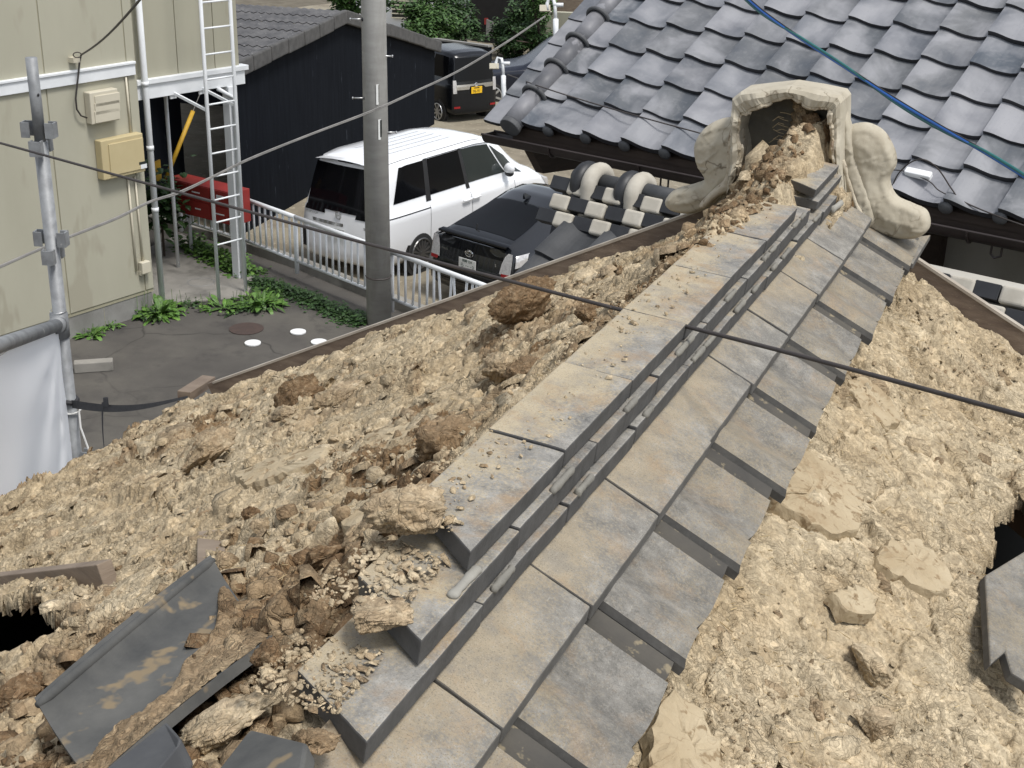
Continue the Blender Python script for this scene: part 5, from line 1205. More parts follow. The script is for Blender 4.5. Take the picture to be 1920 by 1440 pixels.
# ================================================================== vehicles (local: x forward from the rear bumper, y left, z up)
def interp(tab, x):
    if x <= tab[0][0]: return tab[0][1]
    for (a_, p), (b_, q) in zip(tab, tab[1:]):
        if x <= b_: 
            t = (x-a_)/(b_-a_); return p+(q-p)*t
    return tab[-1][1]
class Car:
    def __init__(s, root, L, W, zroof, zbelt, wroof, xr, xf, zb=.22, crown=.03, tumble=0):
        s.root = root; s.L = L; s.W = W; s.zr = zroof; s.zbl = zbelt; s.wr = wroof; s.xr = xr; s.xf = xf; s.zb = zb; s.crown = crown
    def sec(s, t):
        x = s.L*t; zr = interp(s.zr, x); zl = min(interp(s.zbl, x), zr-.02); hw = s.W/2
        e_ = min(t, 1-t)*s.L; f_ = 1-.05*math.exp(-e_/.05)-.045*math.exp(-e_/.3); hw *= f_; wr = interp(s.wr, x)*f_; zb = s.zb+.05*math.exp(-e_/.3)
        g = max(.0, min(1, (zr-zl)/.35)); wr = wr*g+(hw*.80)*(1-g); zm = zb+(zl-zb)*.5
        return [(0, zb), (hw*.86, zb), (hw*.975, zb+.09), (hw, zm-.08), (hw*1.0, zm+.12), (hw*.985, zl), (hw*.955, zl+.025*g), (wr+(hw*.955-wr)*.10, zr-.075*g-.01), (wr*.93, zr-.012*g), (wr*.55, zr+s.crown*.75*g), (0, zr+s.crown*g)]
    def pt(s, t, v_, side=1, off=0):
        P = s.sec(t); i = min(int(v_), len(P)-2); f_ = v_-i; y = P[i][0]+(P[i+1][0]-P[i][0])*f_; z = P[i][1]+(P[i+1][1]-P[i][1])*f_
        x = interp(s.xr, z)*(1-t)+(interp(s.xf, z))*t
        dy, dz = P[i+1][0]-P[i][0], P[i+1][1]-P[i][1]; n = math.hypot(dy, dz) or 1
        return Vector((x, side*(y+off*dz/n), z-off*dy/n))
    def body(s, mat, nm='body', ts=None):
        ts = ts or [0, .006, .015, .03, .05]+[.05+.9*i/34 for i in range(1, 34)]+[.95, .97, .985, .994, 1]
        vs_ = [0, 1, 1.5, 2, 2.5, 3, 4, 4.6, 5, 5.5, 6, 6.35, 6.7, 7, 7.35, 7.7, 8, 8.5, 9, 9.5, 10]; mb = MB()
        for sd_ in (1, -1): mb.grid([[s.pt(t, v_, sd_) for v_ in vs_] for t in ts])
        for t, sg in ((0, -1), (1, 1)):
            rows = []
            for v_ in vs_:
                p = s.pt(t, v_); rows.append([Vector((p.x+sg*.05*(1-(k/6)**2)*min(1, p.y/.3) if p.y > .01 else p.x, p.y*k/6, p.z)) for k in range(-6, 7)])
            mb.grid(rows)
        return mb.build(nm, mat, s.root, smooth=True)
    def end(s, t, y, z, off=.006):        # point on the rear (t=0) or front face
        lo, hi = 0, 10
        for _ in range(30):
            m_ = (lo+hi)/2
            if s.pt(t, m_).z < z: lo = m_
            else: hi = m_
        p = s.pt(t, lo); sg = -1 if t == 0 else 1; w_ = max(p.y, .05)
        return Vector((p.x+sg*(.05*max(0, 1-(y/w_)**2)*min(1, p.y/.3)+off), y, z))
    def endpatch(s, poly_rows, nm, mat, t=0, off=.006, n=9):
        rows = []
        for (ya, yb, z) in poly_rows: rows.append([s.end(t, ya+(yb-ya)*k/(n-1), z, off) for k in range(n)])
        return MB().grid(rows).build(nm, mat, s.root, smooth=True)
    def side(s, q, nm, mat, sd_, off=.006, nu=10, nv=5):
        (a_, b_, c, d) = q; rows = []
        for i in range(nu):
            u = i/(nu-1); rows.append([s.pt(*[((a_[k]*(1-u)+b_[k]*u)*(1-w_)+(d[k]*(1-u)+c[k]*u)*w_) for k in (0, 1)], sd_, off) for w_ in [j/(nv-1) for j in range(nv)]])
        return MB().grid(rows).build(nm, mat, s.root, smooth=True)
    def wheel(s, x, sd_, r, rim, spokes=5, tw=.20, rimr=.70):
        y = s.W/2-.02; c = Vector((x, sd_*(y-tw/2+.015), r)); Y = Vector((0, sd_, 0))
        MB().tube([c+Y*(tw/2-.030), c+Y*(tw/2-.001)], r*1.16, 28).build('wheel_arch', M['trim'], s.root)
        w_ = thing_part = MB().tube([c-Y*tw/2, c-Y*(tw/2-.02), c+Y*(tw/2-.012), c+Y*(tw/2+.012)], [r*.95, r, r, r*.93], 30).build('wheel', M['rubber'], s.root, smooth=False)
        f_ = c+Y*(tw/2+.014); ring = MB().tube([f_+Vector((math.cos(a_)*r*rimr, 0, math.sin(a_)*r*rimr)) for a_ in np.linspace(0, 6.2832, 29)], r*.05, 6); 
        for k in range(spokes):
            a_ = 6.2832*k/spokes+.3; d = Vector((math.cos(a_), 0, math.sin(a_))); ring.bar(f_+d*r*.06, f_+d*r*rimr, r*(.085 if spokes > 8 else .15), .012, up=Y)
        ring.tube([f_-Y*.004, f_+Y*.012], r*.14, 12); o = ring.build('rim', rim, s.root); o.parent = w_; o.location = (0, 0, 0)
    def plate(s, y, z, mat, top, bot, ink, tilt=0, wd=.33, ht=.165, off=.03, bs=.085):
        p = s.end(0, y, z, off); o = MB().box(p, (.008, wd, ht)).build('licence_plate', mat, s.root, bevel=.003)
        X, Z = Vector((0, -1, 0)), UP
        for nm, b_, zz, sz in (('plate_text', top, .045, .05), ('plate_text', bot, -.028, bs)):
            if b_: 
                t = text(nm, b_, ink, p+Vector((-.0055, 0, zz)), X, Z, sz, None); t.parent = o
        return p
def place(name, label, cat, x, y, deg, z): return thing(name, label, cat, (x, y, z), math.radians(deg))
# ---- white minivan
van = place('minivan', 'white minivan with dark privacy glass parked behind the pole, rear towards us', 'minivan', -10.24, 17.08, 79.6, lot_z(18.2)-.02)
c = Car(van, 4.7, 1.70, [(0, 1.74), (.15, 1.80), (.6, 1.83), (2.8, 1.83), (3.35, 1.79), (3.65, 1.70), (4.2, 1.16), (4.4, 1.06), (4.7, .86)], [(0, 1.03), (3.6, 1.0), (4.3, .95), (4.7, .80)], [(0, .66), (.5, .70), (3.0, .69), (4.1, .62), (4.7, .6)],
        [(.2, .05), (.35, -.02), (.70, .0), (.95, .04), (1.15, .08), (1.80, .24)], [(.2, 4.62), (.5, 4.70), (.8, 4.66), (1.0, 4.58), (1.2, 4.4), (1.8, 4.0)])
c.body(M['paint_white'])
c.endpatch([(-.70, .70, 1.04), (-.69, .69, 1.16), (-.66, .66, 1.45), (-.61, .61, 1.72)], 'rear_window', M['glass_dark'], off=.010)
c.endpatch([(-.74, -.30, .98), (-.72, -.32, 1.06)], 'rear_window_foot', M['glass_dark'], off=.009); c.endpatch([(.30, .74, .98), (.32, .72, 1.06)], 'rear_window_foot', M['glass_dark'], off=.009)
c.endpatch([(-.10, .52, .835), (-.10, .54, .885)], 'plate_garnish', M['chrome'], off=.03)
for sd_ in (1, -1):
    c.endpatch([(sd_*.62, sd_*.75, .40), (sd_*.66, sd_*.76, .60), (sd_*.72, sd_*.76, .70)], 'tail_lamp_vent', M['trim'], off=.012)
    c.side([(.055, 6.25), (.235, 6.25), (.235, 7.0), (.085, 7.0)], 'rear_quarter_window', M['glass_dark'], sd_, .008)
    c.side([(.262, 6.22), (.475, 6.22), (.475, 7.02), (.262, 7.02)], 'sliding_door_window', M['glass_dark'], sd_, .008)
    c.side([(.235, 6.1), (.262, 6.1), (.262, 7.1), (.235, 7.1)], 'pillar', M['trim'], sd_, .007)
    c.side([(.475, 6.1), (.495, 6.1), (.495, 7.1), (.475, 7.1)], 'pillar', M['trim'], sd_, .007)
    c.side([(.495, 6.22), (.735, 6.22), (.685, 6.98), (.495, 7.0)], 'front_door_window', M['glass_grey'], sd_, .008)
    c.side([(.745, 6.22), (.84, 6.22), (.775, 6.7), (.70, 6.95)], 'quarter_light', M['glass_grey'], sd_, .008)
    c.side([(.235, 7.02), (.70, 7.02), (.70, 7.16), (.235, 7.16)], 'rain_visor', M['trim'], sd_, .020)
    for t in (.249, .487, .76): c.side([(t, 2.2), (t+.0016, 2.2), (t+.0016, 6.0), (t, 6.0)], 'door_gap', M['trim'], sd_, .003, 2, 12)
    c.side([(.03, 4.95), (.249, 4.95), (.249, 5.03), (.03, 5.03)], 'slide_rail', M['trim'], sd_, .004, 12, 2)
    c.side([(.02, 8.0), (.66, 8.0), (.66, 8.05), (.02, 8.05)], 'roof_seam', M['trim'], sd_, .004, 20, 2)
    for t in (.455, .51):
        p = c.pt(t, 4.75, sd_, .03); MB().tube([p-Vector((.11, 0, 0)), p-Vector((.09, -.012*sd_, 0)), p+Vector((.09, .012*sd_, 0)), p+Vector((.11, 0, 0))], .018, 8).build('door_handle', M['paint_white'], van, smooth=True)
    p = c.pt(.735, 6.3, sd_, .13); MB().sphere(p, 1, 14, 10, (.075, .10, .10)).build('wing_mirror', M['paint_white'], van, smooth=True); MB().sphere(p-Vector((.0, 0, .075)), 1, 12, 8, (.065, .085, .06)).build('mirror_foot', M['trim'], van, smooth=True)
    c.side([(.965, 4.3), (.995, 4.2), (.99, 5.2), (.93, 5.4)], 'headlamp', M['lamp_clear'], sd_, .008)
    for x in (.92, 3.80): c.wheel(x, sd_, .335, M['rim_dark'], 15)
MB().grid([[c.pt(.015, v_, sd_, .012)+Vector((-.06*k, 0, -.0)) for v_, sd_ in [(v2, s2) for s2, v2 in ((1, 8), (1, 8.6), (1, 9.3), (1, 10), (-1, 9.3), (-1, 8.6), (-1, 8))]] for k in (-3, 0, 1.5, 2.6)]).build('roof_spoiler', M['paint_white'], van, smooth=True)
MB().box(c.end(0, .05, 1.77, .02), (.03, .28, .02)).build('brake_lamp', M['trim'], van)
for k in (-2, -1, 0, 1, 2):
    r_ = [[c.pt(t, 10-abs(k)*.42+dd, 1 if k >= 0 else -1, .007) for dd in (-.05, .05)] for t in (.14, .3, .45, .56)]
    MB().grid(r_).build('roof_bead', M['paint_white'], van, smooth=True)
c.plate(.02, .72, M['plate_white'], '岡崎 301', '･1 01', M['ink_green'], off=.02)
hp = c.end(0, .02, .995, .02)
em = MB(); 
for y0, z0, y1, z1 in ((-.030, -.045, -.022, .045), (.030, -.045, .022, .045), (-.026, 0, .026, 0)): em.bar(hp+Vector((0, y0, z0)), hp+Vector((0, y1, z1)), .012, .012, up=(1, 0, 0))
em.tube([hp+Vector((0, .052*math.copysign(abs(math.cos(a_))**.5, math.cos(a_)), .058*math.copysign(abs(math.sin(a_))**.5, math.sin(a_)))) for a_ in np.linspace(0, 6.2832, 25)], .005, 5)
em.build('badge', M['chrome'], van)
text('badge_text', 'STEPWGN', M['chrome'], c.end(0, .58, .945, .01), (0, -1, 0), UP, .055, van)
text('badge_text', 'SPADA', M['trim'], c.end(0, -.55, .86, .01), (0, -1, 0), UP, .055, van)
# ---- black hatchback
pri = place('hatchback', 'glossy black hatchback with shark-fin aerial parked beside the white minivan', 'hatchback', -7.80, 16.55, 72.5, lot_z(17.2)-.02)
c = Car(pri, 4.46, 1.745, [(0, 1.02), (.12, 1.10), (.5, 1.22), (1.0, 1.375), (1.5, 1.46), (2.1, 1.49), (2.6, 1.45), (3.0, 1.32), (3.6, 1.02), (4.1, .90), (4.46, .70)], [(0, .97), (1.0, .98), (2.5, .93), (3.6, .88), (4.46, .66)], [(0, .60), (.4, .60), (1.0, .56), (2.2, .57), (3.2, .60), (4.46, .6)],
        [(.2, .08), (.35, .0), (.6, .0), (.85, .05), (1.1, .10), (1.5, .6)], [(.2, 4.40), (.5, 4.46), (.75, 4.36), (1.0, 3.9), (1.5, 3.0)], crown=.025)
c.body(M['paint_gloss'])
for sd_ in (1, -1):
    rows = [[c.pt(t, v_, sd_, .005) for v_ in (8.05, 8.6, 9.2, 9.7, 10)] for t in (.045, .07, .10, .13, .16, .20, .232)]
    MB().grid(rows).build('hatch_glass', M['glass_dark'], pri, smooth=True)
    rows = [[c.pt(t, v_, sd_, .006) for v_ in (8.0, 8.7, 9.4, 10)] for t in (.2375, .2395)]; MB().grid(rows).build('roof_gap', M['ink'], pri)
    c.side([(.20, 6.2), (.42, 6.15), (.42, 7.0), (.26, 7.0)], 'rear_door_window', M['glass_dark'], sd_, .006)
    c.side([(.435, 6.15), (.68, 6.15), (.60, 7.0), (.435, 7.0)], 'front_door_window', M['glass_grey'], sd_, .006)
    c.endpatch([(sd_*.58, sd_*.77, .70), (sd_*.60, sd_*.77, .84), (sd_*.64, sd_*.765, .95), (sd_*.68, sd_*.755, 1.0)], 'tail_lamp', M['lamp_clear'], off=.014)
    c.endpatch([(sd_*.62, sd_*.77, .66), (sd_*.61, sd_*.77, .71)], 'tail_lamp_reflector', M['lamp_red'], off=.014)
    c.side([(.004, 4.3), (.05, 4.5), (.07, 5.6), (.006, 5.7)], 'tail_lamp_side', M['lamp_clear'], sd_, .008)
    for x in (.86, 3.56): c.wheel(x, sd_, .315, M['rim'], 10)
    p = c.pt(.66, 6.1, sd_, .12); MB().sphere(p, 1, 12, 8, (.08, .11, .08)).build('wing_mirror', M['paint_black'], pri, smooth=True)
fin = c.pt(.285, 10, 1, .0); MB().add([fin+Vector(q) for q in ((-.10, -.028, 0), (-.10, .028, 0), (.10, 0, .0), (-.12, 0, .085), (-.085, 0, .09))], [(0, 1, 3), (0, 3, 4, 2), (1, 2, 4, 3), (0, 2, 1)]).build('shark_fin_aerial', M['paint_black'], pri)
w0 = c.pt(.05, 9.6, 1, .02); MB().tube([w0+Vector((-.04, 0, -.03)), w0+Vector((-.02, 0, .05))], .012, 6).build('wiper_washer', M['trim'], pri)
sp = [[c.end(0, y, z, o_) for y in np.linspace(-.66, .66, 11)] for z, o_ in ((1.04, .0), (1.065, .05), (1.09, .045), (1.10, -.06))]
MB().grid(sp).build('tail_spoiler', M['paint_black'], pri, smooth=True)
c.endpatch([(-.60, .60, .88), (-.60, .60, 1.02)], 'lower_hatch_glass', M['glass_dark'], off=.008)
c.endpatch([(-.70, .70, .30), (-.74, .74, .42)], 'bumper_insert', M['trim'], off=.012)
hp = c.end(0, 0, .865, .012); em = MB()
for ry, rz in ((.075, .050), (.022, .048), (.055, .020)): em.tube([hp+Vector((-.002, ry*math.cos(a_), rz*math.sin(a_)+(.012 if ry == .055 else 0))) for a_ in np.linspace(0, 6.2832, 25)], .0055, 5)
em.build('badge', M['chrome'], pri)
c.plate(.0, .71, M['plate_white'], '岡崎 334', 'ら ･･ ･3', M['ink_green'], off=.02, bs=.075)
text('badge_text', 'PRIUS', M['chrome'], c.end(0, .50, .835, .012), (0, -1, 0), UP, .05, pri); text('badge_text', 'S', M['chrome'], c.end(0, -.50, .80, .012), (0, -1, 0), UP, .06, pri)
# ---- black kei van
kei = place('kei_van', 'boxy black kei van with yellow plate and chrome tail bar beyond the shed', 'van', -14.23, 30.35, 151, -.72)
c = Car(kei, 3.4, 1.475, [(0, 1.66), (.1, 1.72), (.5, 1.755), (2.0, 1.755), (2.4, 1.68), (2.9, 1.15), (3.4, .85)], [(0, 1.0), (2.8, .98), (3.4, .8)], [(0, .58), (.5, .62), (2.2, .61), (3.4, .58)],
        [(.2, .04), (.35, .0), (.9, .02), (1.1, .04), (1.75, .13)], [(.2, 3.36), (.6, 3.4), (.9, 3.3), (1.2, 2.9), (1.75, 2.3)])
c.body(M['paint_black'])
c.endpatch([(-.58, .58, 1.08), (-.57, .57, 1.3), (-.53, .53, 1.64)], 'rear_window', M['glass_dark'], off=.010)
c.endpatch([(-.56, .56, .955), (-.56, .56, 1.005)], 'chrome_bar', M['chrome'], off=.025)
c.endpatch([(.20, .56, .88), (.16, .56, .955)], 'chrome_bar', M['chrome'], off=.018); c.endpatch([(-.56, -.30, .90), (-.56, -.24, .955)], 'chrome_bar', M['chrome'], off=.018)
for sd_ in (1, -1):
    c.endpatch([(sd_*.55, sd_*.655, .80), (sd_*.55, sd_*.655, 1.0), (sd_*.56, sd_*.65, 1.12)], 'tail_lamp', M['lamp_clear'], off=.02)
    c.endpatch([(sd_*.46, sd_*.63, .43), (sd_*.46, sd_*.63, .48)], 'reflector', M['lamp_red'], off=.015)
    c.side([(.06, 6.2), (.30, 6.2), (.30, 7.0), (.07, 7.0)], 'rear_quarter_window', M['glass_dark'], sd_, .006); c.side([(.32, 6.2), (.58, 6.2), (.58, 7.0), (.32, 7.0)], 'door_window', M['glass_dark'], sd_, .006); c.side([(.60, 6.2), (.84, 6.2), (.74, 7.0), (.60, 7.0)], 'front_door_window', M['glass_grey'], sd_, .006)
    for x in (.55, 2.9): c.wheel(x, sd_, .285, M['rim'], 8, .16)
hp = c.end(0, 0, .985, .035); MB().tube([hp+Vector((0, .045*math.cos(a_), .04*math.sin(a_))) for a_ in np.linspace(0, 6.2832, 19)], .008, 5).build('badge', M['chrome'], kei)
c.plate(-.02, .85, M['plate_yellow'], '', '96-91', M['ink'], bs=.10, off=.025)
MB().box(c.end(0, -.02, .905, .033), (.002, .16, .022)).build('plate_mark', M['ink'], kei)
# ---- dark four-by-four behind it
q = onz(985, 196, -.95); hd_ = math.degrees(math.atan2(-AX[0].y*1-.15, -AX[0].x))
suv = place('dark_wagon', 'dark blue tall wagon parked side-on at the back of the car park', 'wagon', q.x+AX[0].x*2.4, q.y+AX[0].y*2.4+.6, hd_, -.95)
c = Car(suv, 4.6, 1.78, [(0, 1.70), (.1, 1.78), (2.6, 1.82), (3.0, 1.74), (3.5, 1.16), (4.6, .95)], [(0, 1.06), (3.5, 1.04), (4.6, .85)], [(0, .68), (2.8, .68), (4.6, .66)], [(.2, .05), (.4, .0), (1.0, .03), (1.8, .12)], [(.2, 4.55), (.6, 4.6), (.95, 4.5), (1.2, 3.5), (1.8, 2.9)])
c.body(M['paint_navy'])
for sd_ in (1, -1):
    for a_, b_, mt in ((.05, .25, 'glass_dark'), (.27, .48, 'glass_dark'), (.50, .72, 'glass_grey')): c.side([(a_, 6.2), (b_, 6.2), (b_-(.06 if b_ > .7 else 0), 7.0), (a_, 7.0)], 'side_window', M[mt], sd_, .006)
    c.side([(.04, 7.9), (.66, 7.9), (.66, 8.0), (.04, 8.0)], 'roof_rail', M['trim'], sd_, .03, 12, 2); c.side([(.05, 2.2), (.95, 2.2), (.95, 2.35), (.05, 2.35)], 'sill_trim', M['chrome'], sd_, .01, 12, 2)
    for x in (.9, 3.7): c.wheel(x, sd_, .36, M['rim'], 6, .22)
c.endpatch([(-.62, .62, 1.12), (-.58, .58, 1.68)], 'rear_window', M['glass_dark'], off=.01)
# ================================================================== neighbour's tiled house
GP = Vector((-2.887, 7.205, H-1.695)); gyaw = -.2478
gd = Vector((math.cos(gyaw), math.sin(gyaw), 0)); hd = Vector((-math.sin(gyaw), math.cos(gyaw), 0)); TH = math.radians(32)
sl_ = hd*math.cos(TH)+UP*math.sin(TH); rn = -hd*math.sin(TH)+UP*math.cos(TH)
nb = thing('tiled_house', 'neighbouring house with silver-grey pantile roof rising behind the ornament', 'house', GP*1)
nb['local'] = 1; nb.matrix_world = Matrix.Identity(4); nb.location = GP
Mx = Matrix((gd, sl_, rn)).transposed().to_4x4()      # roof frame: x along eave, y up slope, z out
PT, EX = .265, .245
def s_prof(w):
    return .042*(math.cos(min(w, .62)/.62*math.pi)*.5+.5)-.006*math.sin(max(0, (w-.62))/.38*math.pi)*1.0+.010*max(0, (w-.62)/.38)**2
ws = [0, .06, .13, .2, .28, .36, .44, .52, .6, .7, .8, .9, 1.0]
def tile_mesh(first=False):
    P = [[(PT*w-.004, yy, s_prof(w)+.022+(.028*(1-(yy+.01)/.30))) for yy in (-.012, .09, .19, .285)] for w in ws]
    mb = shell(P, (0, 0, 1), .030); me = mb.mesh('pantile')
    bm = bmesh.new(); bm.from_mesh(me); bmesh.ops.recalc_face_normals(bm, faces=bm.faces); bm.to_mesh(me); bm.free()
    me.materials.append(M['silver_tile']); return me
tm = tile_mesh(); EZ = 0.0
def in_view(p, m_=60):
    r_ = p-C0; z = r_.dot(AX[2]); x = 960+FPX*r_.dot(AX[0])/z; y = 720+FPX*r_.dot(AX[1])/z
    return -m_ < x < 1920+m_ and -m_-40 < y < 1440
NC, NR = 22, 18
for r_ in range(NR):
    for c_ in range(-1, NC):
        loc = gd*(PT*c_)+sl_*(EX*r_)
        if not in_view(GP+loc+gd*.13, 110): continue
        o = bpy.data.objects.new('roof_tile', tm); COL.objects.link(o); o.parent = nb
        j = Matrix.Rotation(random.uniform(-.012, .012), 4, 'Z') @ Matrix.Rotation(random.uniform(-.008, .008), 4, 'X')
        o.matrix_local = Matrix.Translation(loc+rn*random.uniform(-.003, .003)) @ Mx @ j
def nbp(x, y, z=0): return GP+gd*x+sl_*y+rn*z
def nlink(o): o.location = -GP; return o
for c_ in range(0, NC):
    p = nbp(PT*c_+.004, -.015, .030)
    if not in_view(p, 40): continue
    b_ = MB().sphere((0, 0, 0), .037, 14, 9, (1, .55, 1)); b_.v = [tuple(p+gd*v_[0]+sl_*v_[1]+rn*v_[2]) for v_ in b_.v]
    nlink(b_.build('eave_cap', M['dark_tile'] if False else M['wet_tile'], nb, smooth=True))
# verge: flat edge tiles, round cover tiles with collars
vx = -.262
for r_ in range(10):
    P = [[(vx-.215+.20*w, EX*r_+yy, .022+.012*(1-(yy)/.28)-.012*math.sin(w*math.pi)) for yy in (-.02, .12, .27)] for w in (0, .25, .5, .75, 1)]
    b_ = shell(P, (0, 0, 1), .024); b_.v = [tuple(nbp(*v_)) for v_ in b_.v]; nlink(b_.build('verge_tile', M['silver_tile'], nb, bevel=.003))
for r_ in range(9):
    a_, b_ = nbp(vx+.02, EX*r_*1.02-.03, .055), nbp(vx+.02, EX*(r_+1)*1.02-.03, .055)
    nlink(MB().tube([a_, b_], .062, 20).build('cover_tile', M['silver_tile'] if False else M['wet_tile2'] if 'wet_tile2' in M else M['silver_tile'], nb, smooth=True))
    if r_: nlink(MB().tube([a_+(rn*.074*math.cos(t)+gd*.074*math.sin(t)) for t in np.linspace(-2.0, 2.0, 22)], .013, 8).build('collar', M['wet_tile'], nb, smooth=True))
nlink(MB().tube([nbp(vx+.02, -.065, .050), nbp(vx+.02, -.030, .052)], .066, 22).build('end_disc', M['wet_tile'], nb, bevel=.006))
# eave board, soffit, gutter
XG0, XG1 = -.45, 5.6
def ev(x, dh, dz): return GP+gd*x+hd*dh+UP*dz
nlink(MB().hexa([ev(x, h_, z) for z in (-.10, -.045) for x, h_ in ((XG0+.15, .03), (XG1, .03), (XG1, .07), (XG0+.15, .07))]).build('eave_board', M['eave_wood'], nb))
nlink(MB().hexa([ev(x, h_, z+(h_*math.tan(TH) if True else 0)) for z in (-.06, -.02) for x, h_ in ((XG0+.15, .02), (XG1, .02), (XG1, 3.4), (XG0+.15, 3.4))]).build('roof_deck', M['eave_wood'], nb))
P = [[ev(x, -.02+.062*math.cos(a_), -.060+.062*math.sin(a_)) for a_ in np.linspace(math.pi, 2*math.pi, 9)] for x in np.linspace(XG0, XG1, 14)]
nlink(MB().grid(P).build('gutter', M['gutter'], nb, smooth=True))
for dh in (-.082, .042): nlink(MB().tube([ev(XG0, dh, -.060), ev(XG1, dh, -.060)], .008, 6).build('gutter_bead', M['gutter'], nb))
nlink(MB().prism([ev(XG0, -.02+.062*math.cos(a_), -.060+.062*math.sin(a_)) for a_ in np.linspace(math.pi, 2*math.pi, 9)], gd*.006).build('gutter_end', M['gutter'], nb))
for x in np.arange(.05, 5.5, .62):
    nlink(MB().tube([ev(x, -.02+.068*math.cos(a_), -.060+.068*math.sin(a_)) for a_ in np.linspace(math.pi, 2*math.pi, 9)], .007, 5).build('gutter_bracket', M['gutter'], nb))
    if x > .4: nlink(MB().tube([ev(x+.10, .0, -.12), ev(x+.10, .0, -.17), ev(x+.12, .0, -.185), ev(x+.15, .0, -.17), ev(x+.15, .0, -.13)], .006, 5).build('gutter_hook', M['gutter'], nb))
# walls and posts under the eave
nlink(MB().hexa([ev(x, h_, z) for z in (-5.2, .45) for x, h_ in ((1.30, 1.05), (6, 1.05), (6, 1.2), (1.30, 1.2))]).build('plaster_wall', M['shikkui'], nb))
for x in (1.22, 2.0, 3.9, 4.75): nlink(MB().box(ev(x, 1.0, -2.45), (.11, .11, 5.5), (gd, hd, UP)).build('wall_post', M['eave_wood'], nb))
for x in (1.05, 4.0): nlink(MB().hexa([ev(a_, h_, z) for z in (-.32, -.12) for a_, h_ in ((x-.06, .0), (x+.06, .0), (x+.06, 1.0), (x-.06, 1.0))]).build('bracket_beam', M['eave_wood'], nb))
nlink(MB().prism([ev(XG0+.22, .02, -.10), ev(XG0+.22, .60, -.10+.33), ev(XG0+.22, .60, -.34), ev(XG0+.22, .18, -.30)], gd*.06).build('barge_board', M['eave_wood'], nb))
nlink(MB().hexa([ev(x, h_, z) for z in (-5.2, .40) for x, h_ in ((1.16, 1.05), (1.28, 1.05), (1.28, 5.5), (1.16, 5.5))]).build('side_wall', M['shikkui'], nb))
# bracket with insulators on the verge
def hook(label, pix, dist, sc_):
    p = ond(*pix, dist); R_, U_ = AX[0], -AX[1]; t = thing('line_bracket', label, 'cable bracket', p)
    f_ = lambda x, y: p+R_*x*sc_+U_*y*sc_
    MB().tube([f_(.035, -.17), f_(.005, -.12), f_(0, -.05), f_(0, .0)], .011*sc_*1.2, 8).build('stem', M['white_paint'], t, smooth=True)
    MB().tube([f_(0, .0), f_(-.004, .06), f_(-.01, .09), f_(-.03, .095), f_(-.04, .07), f_(-.035, .04)], .007*sc_*1.2, 8).build('hook', M['white_paint'], t, smooth=True)
    MB().tube([f_(-.01, .065), f_(.035, .065)], .010*sc_, 8).build('insulator', M['white_paint'], t, smooth=True); MB().box(f_(-.05, .05), (.05*sc_, .02, .03*sc_), (R_, AX[2], U_)).build('clamp', M['box_cream'], t, bevel=.003)
    return p
hk1 = hook('white hooked cable bracket at the top left corner of the tiled roof', (1042, 36), 9.9, 1.55)
hk2 = hook('white hooked cable bracket half way down the tiled roof edge', (944, 142), 9.1, 1.25)
# ================================================================== checkered ridge wall and lean-to roof below the eave
WB = GP-hd*.42; WZ = H-2.36
wallo = thing('checkered_wall_roof', 'low black-tiled roof topped by a black and white checkered plaster ridge', 'low roof', WB)
def wp(x, y, d=0): return onp(x, y, WB-hd*d, hd)
def wx_(p): return (p-WB).dot(gd)
xl0 = wx_(wp(1085, 350))+.06; zr0 = wp(1120, 330).z
cell = .118; ch = .082
def block(x, z, w_, h_, d, mat, nm):
    c_ = WB+gd*x-hd*d; c_.z = z; o = MB().box(c_, (w_, .07, h_), (gd, (-hd*.86+UP*.5).normalized(), (UP*.86+hd*.5).normalized())).build(nm, mat, wallo, bevel=.014 if mat is M['namako_white'] else .004, seg=3)
    return o
zb_ = wp(1190, 415).z-.03
for r_ in range(4):
    for c_ in range(-1, 36):
        x = xl0-.02+c_*cell+(.05 if r_ % 2 else 0); far_ = x > 1.5
        if r_ == 3: continue
        z = zb_+r_*ch*.92-(.06 if far_ else 0); d = .16-.06*r_
        wh = (c_+r_) % 2 == 0; block(x+random.uniform(-.004, .004), z+random.uniform(-.004, .004), cell*(1.0 if wh else .99), ch*(1.02 if wh else .9), d+(.012 if wh else 0), M['namako_white'] if wh else M['namako_black'], 'plaster_block' if wh else 'black_tile_block')
nlink2 = lambda o: o
ztp = zb_+4*ch*.92-.02
a_, b_ = WB+gd*(xl0-.10)-hd*-.02, WB+gd*1.45-hd*-.02; a_.z = b_.z = ztp-.085
MB().tube([a_, b_], .045, 18).build('ridge_cap', M['dark_tile'], wallo, smooth=True)
core = MB().hexa([Vector((p.x, p.y, z)) for z in (zb_-.9, ztp-.18) for p in (WB+gd*(xl0-.02)-hd*.02, WB+gd*5.4-hd*.02, WB+gd*5.4+hd*.14, WB+gd*(xl0-.02)+hd*.14)]); core.build('wall_core', M['shikkui'], wallo)
